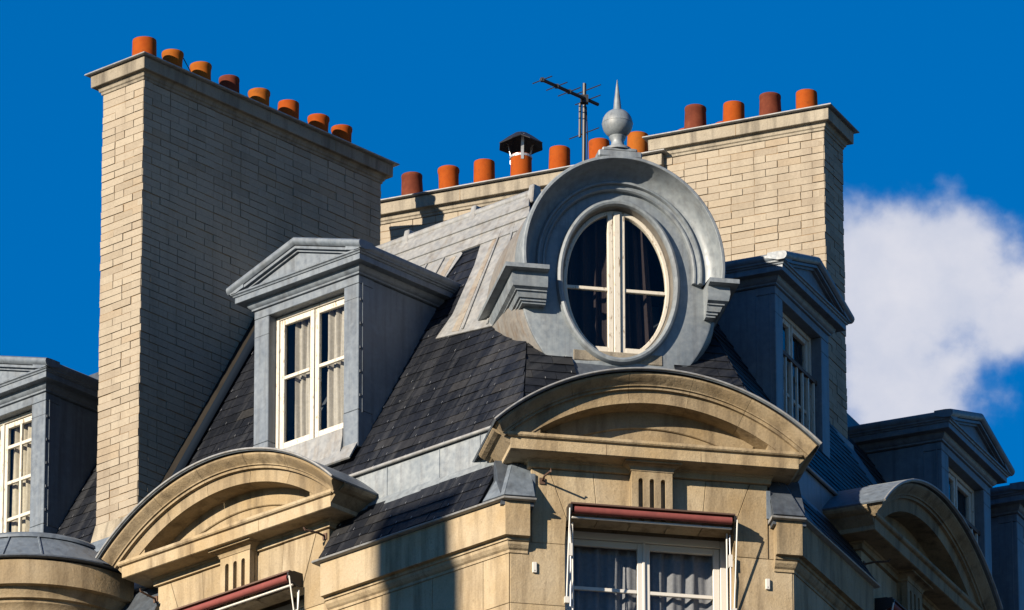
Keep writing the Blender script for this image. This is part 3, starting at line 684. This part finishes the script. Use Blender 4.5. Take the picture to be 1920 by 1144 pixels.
# ------------------------------------------------------------------ oval dormer
def oval_dormer():
    fr = C; ac, zc = 1.178, 36.655
    D = empty('oval_dormer', fr.P(ac, -.6, 35.4), 'large grey zinc dormer with white oval window and hood on the corner', 'dormer')
    K = 72
    def ell(ra, rz, n_, cx=ac, cz=zc): return [fr.P(cx+ra*math.cos(2*math.pi*i/K), n_, cz+rz*math.sin(2*math.pi*i/K)) for i in range(K)]
    seq = [(.500, .740, -.95), (.503, .743, -.87), (.512, .752, -.82), (.518, .758, -.785)]
    MB().loft([ell(*q) for q in seq], caps=False).build('reveal', zinc_mat('stained_zinc', (.13, .125, .115), (.10, .09, .075), (.07, .055, .04), .6, .1), D, smooth=30)
    seq = [(.518, .758, -.80), (.52, .76, -.765), (.53, .77, -.745), (.55, .79, -.738), (.57, .81, -.747), (.58, .82, -.77), (.583, .823, -.81)]
    MB().loft([ell(*q) for q in seq], caps=False).build('roll_moulding', ZINC_C, D, smooth=40)
    seq = [(.575, .815, -.80), (.66, .89, -.808), (.905, 1.115, -.812), (.92, 1.13, -.818), (.92, 1.13, -.86)]
    MB().loft([ell(*q) for q in seq], caps=False).build('face_plate', ZINC_C, D, smooth=25)
    seq = [(.92, 1.13, -.84), (.945, 1.15, -.88), (.99, 1.19, -1.1), (1.04, 1.24, -1.8)]
    MB().loft([ell(*q) for q in seq], caps=False).build('side_skin', zinc_mat('stained_side_zinc', (.175, .175, .17), (.15, .14, .125), (.12, .085, .055), .55, .1), D, smooth=30)
    # hood
    hx, hz, ra, rz = 1.185, 36.78, .955, 1.045
    t0, t1 = -R_(6.6), R_(186.6)
    hp = [(.42, -2.6), (.02, -1.0), (0, -.90), (0, -.56), (.006, -.538), (.012, -.532), (.034, -.530), (.038, -.535), (.040, -.565), (.052, -.63), (.075, -.69), (.105, -.73), (.145, -.755), (.172, -.76), (.174, -.738), (.186, -.728), (.200, -.728), (.206, -.742), (.208, -.765), (.232, -.770), (.236, -.756), (.25, -.754), (.262, -.77), (.266, -.84), (.08, -.88), (.46, -2.6)]
    rings = []
    for i in range(81):
        t = t0+(t1-t0)*i/80
        rings.append([fr.P(hx+(ra-k)*math.cos(t), n_, hz+(rz-k)*math.sin(t)) for k, n_ in hp])
    MB().loft(rings).build('hood', ZINC_C, D, smooth=32)
    # impost brackets: moulded blocks returning to the roof
    bp = [(0, 36.664), (0, 36.622), (-.02, 36.618), (-.075, 36.612), (-.075, 36.595), (-.072, 36.54), (-.085, 36.475), (-.118, 36.455), (-.118, 36.444), (-.135, 36.442), (-.138, 36.425), (-.150, 36.40), (-.152, 36.39), (-.17, 36.386), (-.172, 36.366), (-.188, 36.362), (-.19, 36.345), (-.45, 36.345), (-.45, 36.664)]
    for s in (-1, 1):
        e = 1.11
        path = [(hx-e, -2.4), (hx-e, -.533), (hx-.70, -.533)] if s < 0 else [(hx+.80, -.533), (hx+e-.03, -.533), (hx+e-.03, -2.4)]
        rings = usweep(fr, path, [(max(o_, -.3), z) for o_, z in bp])
        MB().loft(rings).build('impost', ZINC_C, D, smooth=25)
    # finial
    fc = fr.P(1.155, -.66, 0)
    F_ = MB(); F_.box(fr, 1.155-.205, 1.155+.205, -.80, -.535, 37.80, 37.868).box(fr, 1.155-.165, 1.155+.165, -.77, -.55, 37.866, 37.905)
    fb = F_.build('finial_base', ZINC_C, D, bevel=.012)
    MB().lathe(fc, [(.135, 37.90), (.13, 37.925), (.085, 37.94), (.062, 37.975), (.058, 38.01), (.075, 38.04), (.08, 38.055), (.06, 38.06)]).build('finial_neck', ZINC_C, fb, smooth=40)
    MB().lathe(fc, [(.02, 38.045)]+[(.142*math.cos(q), 38.187+.142*math.sin(q)) for q in np.linspace(-1.35, -.02, 9)]+[(.1445, 38.187), (.1445, 38.192)]+[(.142*math.cos(q), 38.19+.142*math.sin(q)) for q in np.linspace(.03, 1.4, 9)]+[(.012, 38.333)], 32).build('finial_ball', ZINC_C, fb, smooth=30)
    MB().lathe(fc, [(.042, 38.318), (.038, 38.335), (.030, 38.42), (.016, 38.54), (.003, 38.635)], 16).build('finial_spike', ZINC_C, fb, smooth=40)
    # window
    nw = -.885
    seq = [(.503, .743, nw-.03), (.503, .743, nw+.025), (.495, .735, nw+.03), (.468, .706, nw+.03), (.464, .702, nw+.025), (.464, .702, nw-.03)]
    MB().loft([ell(*q) for q in seq]+[ell(*seq[0])], caps=False).build('window_frame', PAINT, D, smooth=30)
    cas = MB()
    cas.box(fr, ac-.082, ac-.030, nw-.02, nw+.035, zc-.70, zc+.70).box(fr, ac+.036, ac+.082, nw-.02, nw+.032, zc-.70, zc+.70).box(fr, ac-.028, ac+.034, nw-.02, nw+.052, zc-.715, zc+.715)
    cs = cas.build('mullion', PAINT, D, bevel=.006)
    for s in (-1, 1):
        a0, a1 = sorted((ac+s*.08, ac+s*.465)); MB().box(fr, a0, a1, nw-.015, nw+.02, zc-.045-.016, zc-.045+.016).build('glazing_bar', PAINT, cs, bevel=.003)
        a0, a1 = sorted((ac+s*.08, ac+s*.30)); MB().box(fr, a0, a1, nw-.02, nw+.034, zc-.685, zc-.625).build('bottom_rail', PAINT, cs, bevel=.004)
        half_e = [(ac+s*.06, zc-.68)]+[(ac+s*.47*math.cos(q), zc+.705*math.sin(q)) for q in np.linspace(-1.4, 1.4, 24)]+[(ac+s*.06, zc+.69)]
        zb = zc-.045
        for up in (0, 1):
            pts_ = [(a, z) for a, z in half_e if (z > zb) == bool(up)]
            pts_ = ([(ac+s*.06, zb), (ac+s*.47, zb)]+pts_) if up else (pts_+[(ac+s*.47, zb), (ac+s*.06, zb)])
            MB().add([fr.P(a, nw, z) for a, z in pts_], [tuple(range(len(pts_)))]).build('pane', GLASS, cs)
    MB().box(fr, ac-.42, ac+.42, nw-.03, -.80, zc-.80, zc-.69).build('sill', RENDER, D, bevel=.01)
    for k, (u0, u1) in enumerate(((-.44, -.03), (.03, .40))):
        rings = []
        for j in range(8):
            zz = zc-.70+1.42*j/7; row = []
            for q in range(40):
                t = q/39; row.append(fr.P(ac+u0+(u1-u0)*t*(1-.25*(j/7)*(k == 1)), nw-.10+.022*math.sin(t*22+k*2)+.012*math.sin(t*41), zz))
            rings.append(row)
        MB().loft(rings, ring_closed=False, caps=False).build('curtain', DRAPE, D, smooth=60)
    MB().add(ell(.6, .85, -1.5), [tuple(range(K))]).build('room_back', DARK, D)
oval_dormer()
# dark slate skirt at the foot of the oval dormer
sheet(C, [(.42, 35.05), (1.9, 35.05), (1.9, 35.9), (.55, 35.9)], .03, .01, 'foot_flashing', LEAD, roof_o, SLC) if False else None

# ------------------------------------------------------------------ brick chimney stacks
BRICK_ME = [unit_block('brick_piece', .035, 40+i) for i in range(6)]
CH = .0767
def brick_face(P0, ux, uw, length, z0, z1, corner0=True, first=None, skip=None, row0=0):
    """courses on a face: P0 = lower corner, ux along, uw outwards; returns list of bricks"""
    out = []; rows = int(round((z1-z0)/CH))
    for i in range(rows):
        zc = z0+(i+.5)*CH; lens = []
        if first is not None: x0 = first[(i+row0) % 2]
        else: x0 = .245*.5 if (i+row0) % 2 else .245
        x = 0; seq = [x0]
        while x+seq[-1] < length-.02:
            x += seq[-1]; seq.append(.245 if random.random() < .88 else .125)
        seq[-1] = length-x
        if seq[-1] < .06 and len(seq) > 1: seq[-2] += seq[-1]; seq.pop()
        x = 0
        for ln in seq:
            c = P0+ux*(x+ln/2)+ZV*(zc-P0[2]); x += ln
            if skip and skip(c): continue
            pr = random.uniform(-.004, .006)
            out.append((c+uw*(pr-.03), ux, uw, ZV, (ln-.007, .06, CH-.0085+random.uniform(-.001, .0015))))
    return out
def cap_profile(zt, hgt=.135):
    return [(-.05, zt-hgt-.075), (.012, zt-hgt-.075), (.015, zt-hgt-.05), (.028, zt-hgt-.045), (.032, zt-hgt-.02), (.045, zt-hgt), (.084, zt-hgt), (.086, zt-.012), (-.05, zt-.012)]
def chimney(root, fr, a0, a1, n0, n1, z0, zt, parent_mesh_name='stack_core', hollow=False):
    MB().box(fr, a0+.0055, a1-.0055, n0+.0055, n1-.0055, z0, zt-.1).build(parent_mesh_name, MORTAR, root)
    prof = cap_profile(zt)
    path = [(a0, n0), (a0, n1), (a1, n1), (a1, n0)]
    rings = []
    # closed rectangular sweep
    for (a, n_), (sa, sn) in zip(((a0, n0), (a0, n1), (a1, n1), (a1, n0)), ((-1, -1), (-1, 1), (1, 1), (1, -1))):
        rings.append([fr.P(a+sa*o_, n_+sn*o_, z) for o_, z in prof])
    MB().loft(rings, path_closed=True).build('cap', RENDER, root, bevel=.004)
    zp = [(-.06, zt-.006), (.120, zt-.008), (.130, zt-.003), (.128, zt+.008), (-.06, zt+.03)]
    rings = []
    for (a, n_), (sa, sn) in zip(((a0, n0), (a0, n1), (a1, n1), (a1, n0)), ((-1, -1), (-1, 1), (1, 1), (1, -1))):
        rings.append([fr.P(a+sa*o_, n_+sn*o_, z) for o_, z in zp])
    MB().loft(rings, path_closed=True).build('cap_flashing', ZINC_PALE, root)  # cap edge made pale as a painted sun highlight
    MB().box(fr, a0+.05, a1-.05, n0+.05, n1-.05, zt-.12, zt+.022).build('cap_bed', RENDER, root)
# left stack
S1 = empty('brick_chimney', L.P(-5.32, -.38, 35.4), 'tall cream brick chimney stack at left with eight pots, dark long side', 'chimney')
A1, A0, NF, NB, ZT = -5.055, -5.60, -.38, -3.72, 40.13
chimney(S1, L, A0, A1, NB, NF, 35.0, ZT)
zt_b = ZT-.21; zb_b = zt_b-59*CH
vis1 = lambda c: c[2] < min(ZR, roof_z(L.loc(c)[1]))-.1
wide = brick_face(L.P(A1, NF, zb_b), -L.n, L.d, NF-NB, zb_b, zt_b, first=(.125, .245), skip=vis1)
narrow = brick_face(L.P(A1, NF, zb_b), -L.d, L.n, A1-A0, zb_b, zt_b, first=(.245, .125), skip=lambda c: c[2] < 35.42)
# corner bricks: the face bricks are only 6 cm deep, so both faces share the arris
lay(narrow+sorted(wide, key=lambda t: -t[0][2]), S1, 300, name='brick', stuffname='brick_courses', material=BRICK, meshes=BRICK_ME, hooks=False)
MB().hexa([L.P(A0-.02, NF+.05, 35.27), L.P(A1+.03, NF+.05, 35.27), L.P(A1+.03, NF-.3, 35.27), L.P(A0-.02, NF-.3, 35.27), L.P(A0-.003, NF+.006, 35.46), L.P(A1+.006, NF+.006, 35.46), L.P(A1+.006, NF-.3, 35.46), L.P(A0-.003, NF-.3, 35.46)]).build('cement_foot', RENDER, S1)
MB().hexa([L.P(A0-.06, NF+.14, 35.12), L.P(A1+.05, NF+.14, 35.12), L.P(A1+.05, NF-.2, 35.12), L.P(A0-.06, NF-.2, 35.12), L.P(A0-.04, NF+.06, 35.275), L.P(A1+.04, NF+.06, 35.275), L.P(A1+.04, NF-.2, 35.275), L.P(A0-.04, NF-.2, 35.275)]).build('foot_flashing', ZINC, S1)
for n_ in (-1.02, -2.05, -2.98): MB().box(L, A1+.05, A1+.0875, n_, n_+.005, ZT-.135, ZT-.013).build('cap_joint', MORTAR, S1)
# right stack: tall part and lower run behind the oval window
S2 = empty('brick_chimney', R.P(4.85, -1.45, 36.7), 'sunlit cream brick chimney wall behind the oval window, taller at its right end', 'chimney')
B0, B1 = 4.60, 5.10
ZT2, ZT3 = 40.32, 40.155
chimney(S2, R, B0, B1, -3.19, -1.455, 36.2, ZT2)
chimney(S2, R, B0+.01, B1-.01, -6.7, -3.22, 37.5, ZT3)
zt2 = ZT2-.21; n2 = 48; zb2 = zt2-n2*CH
wide2 = brick_face(R.P(B0, -1.455, zb2), -R.n, -R.d, 1.735, zb2, zt2, first=(.245, .125), skip=lambda c: c[2] < 37.9)
nar2 = brick_face(R.P(B0, -1.455, zb2), R.d, R.n, B1-B0, zb2, zt2, first=(.125, .245), skip=lambda c: c[2] < min(ZR, roof_z(R.loc(c)[1]))-.1)
zt3 = ZT3-.21
low2 = brick_face(R.P(B0+.01, -3.19, zt3-16*CH), -R.n, -R.d, 3.5, zt3-16*CH, zt3, first=(.2, .08))
low2s = sorted(low2, key=lambda t: -t[0][2])
lay(sorted(wide2, key=lambda t: -t[0][2])[:190]+nar2+low2s+sorted(wide2, key=lambda t: -t[0][2])[190:], S2, 300, name='brick', stuffname='brick_courses', material=BRICK, meshes=BRICK_ME, hooks=False)
MB().box(R, B0-.03, B1+.02, -1.5, -1.40, 36.5, 36.98).build('foot_flashing', ZINC, S2)

for n_ in (-2.35,): MB().box(R, B0-.0875, B0-.05, n_, n_+.005, ZT2-.135, ZT2-.013).build('cap_joint', MORTAR, S2)
for n_ in (-4.15, -5.3): MB().box(R, B0-.0775, B0-.04, n_, n_+.006, ZT3-.135, ZT3-.013).build('cap_joint', MORTAR, S2)
# ------------------------------------------------------------------ chimney pots
ORD = ['first', 'second', 'third', 'fourth', 'fifth', 'sixth', 'seventh', 'eighth']
def pot(p, zb, zt, r, style, mi, label, group):
    h = zt-zb; D = MB(); c = (p[0], p[1], 0)
    if style == 0: prof = [(r*1.06, zb), (r*1.03, zb+h*.4), (r*1.0, zt-.012), (r*.985, zt), (r*.84, zt), (r*.82, zt-.15)]
    elif style == 1: prof = [(r*.96, zb), (r*.96, zt-.10), (r*.985, zt-.05), (r*1.05, zt-.03), (r*1.06, zt-.012), (r*1.03, zt), (r*.86, zt), (r*.82, zt-.15)]
    else: prof = [(r*1.12, zb), (r*1.05, zb+h*.5), (r*.99, zt-.035), (r*1.02, zt-.03), (r*1.02, zt-.008), (r*1.0, zt), (r*.86, zt), (r*.82, zt-.15)]
    o = empty('chimney_pot', (p[0], p[1], zb), label, 'chimney pot', group)
    b_ = MB().lathe(c, prof, 28).build('pot_body', TERRA[mi], o, smooth=40)
    MB().lathe(c, [(r*.8, zb+.06), (r*.8, zt-.1), (r*.01, zt-.1)], 16).build('flue', SOOT, o)
    MB().lathe(c, [(r*1.35, zb-.03), (r*1.2, zb+.012), (r*1.07, zb+.03)], 20).build('mortar_bed', RENDER, o, smooth=40)
    o.rotation_euler = (random.uniform(-.03, .03), random.uniform(-.03, .03), random.uniform(0, 6))
    return o
left_n = [-.653, -1.03, -1.446, -1.827, -2.256, -2.657, -3.084, -3.436]
sty = [(0, 0, .116), (1, 2, .102), (1, 2, .102), (2, 1, .100), (1, 2, .104), (0, 0, .104), (1, 0, .104), (1, 0, .100)]
colname = ['orange', 'brown', 'ochre']
for i, (n_, (s_, mi, r)) in enumerate(zip(left_n, sty)):
    pot(L.P(-5.32, n_, 0), 40.13, 40.50+.01*(i % 3 == 2), r, s_, mi, f'{colname[mi]} clay pot, {ORD[i]} from the street end on the left chimney', 'pots on the left chimney')
tall = [(-2.911, 40.727, 1), (-2.503, 40.687, 0), (-2.112, 40.708, 1), (-1.723, 40.671, 0)]
for i, (n_, zt, mi) in enumerate(tall):
    pot(R.P(4.85, n_, 0), ZT2, zt-.01, .105, 0 if mi == 0 else 2, mi, f'{colname[mi]} clay pot, {ORD[i]} from the left in the front row of the tall right chimney', 'pots on the tall right chimney')
for i, n_ in enumerate((-3.02, -2.62, -2.24, -1.9)):
    pot(R.P(5.02, n_-.05, 0), ZT2, 40.56-.02*(i > 1), .10, 0, 0 if i != 2 else 1, f'clay pot mostly hidden behind the tall right chimney edge, {ORD[i]} from the left', 'pots on the tall right chimney')
lowp = [(-5.954, 1, 2), (-5.559, 0, 1), (-5.177, 0, 0), (-4.779, 0, 0), (-4.37, 0, 0), (-3.928, 0, 0), (-3.534, 2, 0)]
for i, (n_, mi, s_) in enumerate(lowp):
    pot(R.P(4.85, n_, 0), ZT3, 40.535, .104, s_, mi, f'{colname[mi]} clay pot, {ORD[i]} from the left on the low back chimney', 'pots on the low back chimney')
# cowl on one pot
cp_ = R.P(4.85, -4.779, 0)
CW = empty('chimney_cowl', (cp_[0], cp_[1], 40.53), 'dark metal umbrella cowl strapped on a pot of the low back chimney', 'cowl')
k = 16; rings = []
for r, z, wv in ((.008, 40.775, 0), (.075, 40.77, .0), (.125, 40.735, .012), (.185, 40.685, .02), (.222, 40.655, .026), (.219, 40.647, .026), (.18, 40.677, .02), (.07, 40.755, 0), (.008, 40.762, 0)):
    rings.append([np.array([cp_[0]+r*(1+(.05 if q % 2 else -.05)*(r > .12))*math.cos(q*2*math.pi/k), cp_[1]+r*(1+(.05 if q % 2 else -.05)*(r > .12))*math.sin(q*2*math.pi/k), z+(wv if q % 4 == 0 else -wv*.4)]) for q in range(k)])
MB().loft(rings).build('cowl_hat', DARK_IRON, CW)
for q in range(3):
    t = q*2*math.pi/3-1.45; d = np.array([math.cos(t), math.sin(t), 0])
    e = np.array([-math.sin(t), math.cos(t), 0]); b0 = np.array([cp_[0], cp_[1], 0])
    MB().loft([[b0+d*(r+dr)+e*w_+ZV*z for dr, w_ in ((0, -.014), (.006, -.014), (.006, .014), (0, .014))] for r, z in ((.107, 40.46), (.107, 40.56), (.13, 40.66), (.15, 40.715))]).build('strap', GALV, CW)
MB().lathe((cp_[0], cp_[1], 0), [(.109, 40.50), (.113, 40.503), (.113, 40.525), (.109, 40.528)], 24).build('clamp_band', GALV, CW)

# ------------------------------------------------------------------ aerial
mp = R.P(4.85, -4.105, 0)
AE = empty('tv_aerial', (mp[0], mp[1], 40.16), 'old dark television aerial on a mast behind the low chimney', 'aerial')
mast = lambda z, dx=0: np.array([mp[0]+.012*(z-40.2)+dx, mp[1], z])
MB().tube([mast(40.1), mast(41.20)], .019, 8).build('mast', DARK_IRON, AE)
bd = np.array([math.cos(R_(47)), math.sin(R_(47)), 0]); ed = np.array([math.cos(R_(-43)), math.sin(R_(-43)), 0])
bc = mast(41.02)+np.array([.02, -.02, 0])
boom = MB().tube([bc-bd*.66, bc+bd*.17], .018, 8).build('boom', DARK_IRON, AE, smooth=40)
for t, hl in ((-.64, .13), (-.43, .14), (-.25, .15), (.02, .17)):
    MB().tube([bc+bd*t-ed*hl, bc+bd*t+ed*hl], .006, 5).build('element', DARK_IRON, boom)
for t in (-.64, -.43, -.25): MB().box(Fr((0, 0), 0), (bc+bd*t)[0]-.018, (bc+bd*t)[0]+.018, -(bc+bd*t)[1]-.018, -(bc+bd*t)[1]+.018, bc[2]-.018, bc[2]+.02).build('clip', DARK_IRON, boom)
MB().box(Fr((0, 0), 0), mp[0]-.03, mp[0]+.05, -mp[1]-.02, -mp[1]+.05, 40.98, 41.06).build('clamp', DARK_IRON, AE)
MB().tube([mast(40.62, -.04), mast(40.98, -.04)], .016, 6).build('reflector_arm', DARK_IRON, AE)
MB().tube([mast(40.66)-ed*.20, mast(40.66)+ed*.2], .006, 5).build('element', DARK_IRON, AE)
MB().tube([mast(41.12)-ed*.12, mast(41.12)+ed*.22], .006, 5).build('element', DARK_IRON, AE)
MB().tube([mast(40.95, .02), mast(40.6, .035), mast(40.3, .03), R.P(4.52, -4.06, 40.17), R.P(4.50, -4.04, 40.0), R.P(4.575, -4.02, 39.85), R.P(4.585, -4.0, 38.8)], .006, 5).build('cable', SOOT, AE)
# wires by the pots
MB().tube([L.P(-5.27, -1.14, 40.47), L.P(-5.22, -1.16, 40.36), L.P(-5.2, -1.24, 40.24), L.P(-5.16, -1.33, 40.17)], .005, 5).build('wire', DARK_IRON, S1)
MB().tube([R.P(4.8, -1.83, 40.47), R.P(4.78, -2.0, 40.36)], .005, 5).build('wire', GALV, S2)

# ------------------------------------------------------------------ awnings, hooks and plates
def awning(fr, ac, label):
    D = empty('awning', fr.P(ac, .1, 33.2), label, 'awning')
    x0, x1 = ac-.755, ac+.755
    MB().box(fr, x0, x1, .03, .175, 34.035, 34.05).build('cover', IRON, D)
    rings = [[fr.P(a, .150+.034*math.cos(q*math.pi/8), 33.985+.034*math.sin(q*math.pi/8)) for q in range(16)] for a in (x0+.03, x1-.03)]
    MB().loft(rings).build('rolled_fabric', CANVAS, D, smooth=40)
    MB().box(fr, x0+.03, x1-.03, .06, .12, 33.99, 34.034).build('fabric_box', CANVAS, D)
    MB().box(fr, x0+.02, x1-.02, .09, .115, 33.922, 33.94).build('front_bar', CLEAN, D, bevel=.004)
    for s, x in ((-1, x0), (1, x1)):
        MB().prism_a(fr, [(.0, 33.93), (.05, 33.92), (.19, 33.965), (.195, 34.02), (.12, 34.055), (.0, 34.06)], x-.008, x+.008).build('end_bracket', DARK_IRON, D)
        MB().tube([fr.P(x+s*.014, .19, 33.985), fr.P(x+s*.014, .03, 33.20), fr.P(x+s*.014, .025, 33.16)], .007, 8).build('arm', CLEAN, D, smooth=40)
        MB().box(fr, x-s*.045-.007, x-s*.045+.007, .0, .016, 32.6, 33.92).build('guide_rail', CLEAN, D, bevel=.004)
        MB().tube([fr.P(x-s*.02, .02, 33.9), fr.P(x-s*.02, .05, 33.5), fr.P(x-s*.02, .03, 33.1)], .007, 6).build('strut', GALV, D)
        MB().box(fr, x-s*.02-.016, x-s*.02+.016, .025, .055, 33.58, 33.70).build('strut_clamp', CLEAN, D)
        MB().box(fr, x+s*.014-.02, x+s*.014+.02, 0, .04, 33.13, 33.19).build('pivot', CLEAN, D)
    return D
awning(C, 1.285, 'rolled red canvas awning over the corner window with white arms')
awning(L, -3.31, 'rolled red canvas awning under the left stone dormer')
awning(R, 2.77, 'rolled awning in shade under the right stone dormer')
for a, w_ in ((.227, 'left'), (2.368, 'right')):
    pl_ = MB().box(C, a-.02, a+.02, -.01, .022, 33.405, 33.507).build('wall_plate', CLEAN, None, bevel=.004)
    MB().box(C, a-.004, a+.004, .021, .0235, 33.42, 33.428).build('screw', DARK_IRON, pl_)
    tag(pl_, f'small white plate screwed to the stone {w_} of the corner window', 'plate', 'white wall plates')
def hook(fr, a, z, flip, label):
    o = MB().tube([fr.P(a, -.05, z), fr.P(a, .10, z+.01), fr.P(a+flip*.03, .24, z+.005), fr.P(a+flip*.035, .25, z+.03)], .010, 7).build('iron_hook', IRON, None, smooth=40)
    MB().box(fr, a-.025, a+.025, -.01, .012, z-.03, z+.03).build('base_plate', IRON, o)
    tag(o, label, 'hook', 'rusty iron wall hooks')
hook(C, .30, 34.30, 1, 'rusty iron hook on the corner stone just under the pediment')
hook(L, -2.27, 34.35, -1, 'rusty iron hook right of the left stone dormer, under its cornice')
hook(L, -4.42, 34.30, 1, 'rusty iron hook at the far left end of the left stone dormer')
hook(R, 1.75, 34.30, 1, 'iron hook in shade on the right stone dormer')

# ------------------------------------------------------------------ neighbour to the left: bow with zinc cone, roof, dormer
NL = empty('neighbour_house', L.P(-6.1, 0, 0), 'neighbouring house at far left with a rounded bow and zinc cone roof', 'building')
MB().box(L, -14, -4.93, -4, -.35, 0, 34.4).box(L, -14, -7.3, -.4, 0, 0, 34.4).build('wall', STONE, NL)
BC = np.array([-6.12, 0.])
def bow(prof, name, material, t0=-95, t1=95, smooth=30, k=48):
    rings = []
    for i in range(k+1):
        t = R_(t0+(t1-t0)*i/k); rings.append([L.P(BC[0]+r*math.sin(t), BC[1]+r*math.cos(t), z) for r, z in prof])
    return MB().loft(rings).build(name, material, NL, smooth=smooth)
bow([(.5, 0), (1.06, 0), (1.06, 34.10), (.5, 34.10)], 'bow_wall', STONE)
bow([(.9, 34.09), (1.075, 34.09), (1.08, 34.16), (1.10, 34.165), (1.12, 34.23), (1.16, 34.27), (1.165, 34.30), (1.20, 34.305), (1.205, 34.34), (1.235, 34.38), (1.24, 34.40), (1.30, 34.405), (1.305, 34.64), (.9, 34.65)], 'bow_cornice', STONE)
bow([(.9, 34.655), (1.335, 34.655), (1.35, 34.665), (1.345, 34.68), (1.19, 34.70), (.9, 34.70)], 'bow_cornice_flashing', LEAD)
bow([(.5, 34.69), (1.19, 34.69), (.80, 35.07), (.5, 35.07)], 'cone_roof', ZINC)
bow([(.3, 35.06), (.83, 35.06), (.825, 35.09), (.79, 35.12), (.3, 35.13)], 'cone_rim', ZINC)
for t in (14, 33, -10, 52):
    tt = R_(t); MB().tube([L.P(BC[0]+r*math.sin(tt), r*math.cos(tt), z) for r, z in ((1.185, 34.70), (.80, 35.075))], .012, 6).build('cone_seam', ZINC, NL)
rl = MB()
slab(rl, [lowered(L.P(-14, N0, Z0)), lowered(L.P(-5.55, N0, Z0)), lowered(L.P(-5.55, NR+.1, roof_z(NR+.1))), lowered(L.P(-14, NR+.1, roof_z(NR+.1)))])
rlo = rl.build('roof', LEAD, NL)
lay(slate_list(L, SLOPE, N0, Z0, lambda z: -6.45, lambda z: -5.58, 2.6), rlo, 120, key=lambda t: t[0][2])
MB().box(L, -14, -5.62, NR-.1, NR+.15, 37.75, 37.93).build('ridge_apron', ZINC_PALE, rlo)
MB().hexa([L.P(-5.80, -1.75, 37.3), L.P(-5.70, -1.75, 37.3), L.P(-5.70, -2.0, 37.3), L.P(-5.80, -2.0, 37.3), L.P(-5.78, -1.78, 37.98), L.P(-5.72, -1.78, 37.98), L.P(-5.72, -1.95, 37.98), L.P(-5.78, -1.95, 37.98)]).build('ridge_block', ZINC_PALE, rlo)
zinc_dormer(L, -7.03, -.44, 0, 'zinc dormer at the far left edge with white multi-pane window', 'grid')

# ------------------------------------------------------------------ neighbour to the right
NRB = empty('neighbour_house', R.P(8, 0, 0), 'neighbouring house at far right with shaded slate mansard', 'building')
MB().box(R, 4.62, 18, -4, -.01, 0, 34.4).build('wall', STONE_SHADE, NRB)
rl = MB(); slab(rl, [R.P(5.0, -.62, 35.43), R.P(18, -.62, 35.43), R.P(18, -2.4, 35.43+1.78*SLOPE), R.P(5.0, -2.4, 35.43+1.78*SLOPE)], 1.2)
rro = rl.build('roof', LEAD, NRB)
lay(slate_list(R, SLOPE, -.62, 35.45, lambda z: 5.12, lambda z: 6.7, 2.4), rro, 150, hooks=False)
MB().loft(usweep(R, [(4.6, 0), (18, 0)], CPROF)).build('cornice', STONE_SHADE, NRB)
MB().loft(usweep(R, [(4.6, -.2), (18, -.2)], [(-.46, 34.03), (.3, 34.03), (.1, 34.6), (-.38, 35.43), (-.46, 35.43)])).build('gutter_band', ZINC, NRB)
zinc_dormer(R, 7.26, -1.055, .45, 'shaded zinc dormer on the right neighbouring house, nearest the brick chimney', 'plain')
zinc_dormer(R, 9.33, -1.055, .45, 'zinc dormer cut off by the right edge of the picture', 'plain')

# ------------------------------------------------------------------ house across the street, out of view: its chimney shades a strip of the left wall
OP = empty('opposite_house', (-14, -12, 0), 'house across the street to the left, outside the picture', 'building')
hs = np.array([SUN[0], SUN[1]])/math.hypot(SUN[0], SUN[1]); DSH = 17.0
def toward(a, n, z): p = L.P(a, n, z); return np.array([p[0]+hs[0]*DSH, p[1]+hs[1]*DSH, z+DSH*math.tan(SEL)])
pc = toward(-1.08, .05, 34.42); fo = Fr((pc[0], pc[1]), AL)
MB().box(fo, -30, 9, -1.0, 8, 0, 31.5).build('wall', STONE, OP)
MB().prism_a(fo, [(-1.1, 31.5), (1.4, 33.6), (6.0, 33.6), (8.1, 31.5)], -30, 9).build('roof', SLATE, OP)
MB().box(fo, -.455, .455, 0, .6, 31, pc[2]).build('chimney', RENDER, OP)
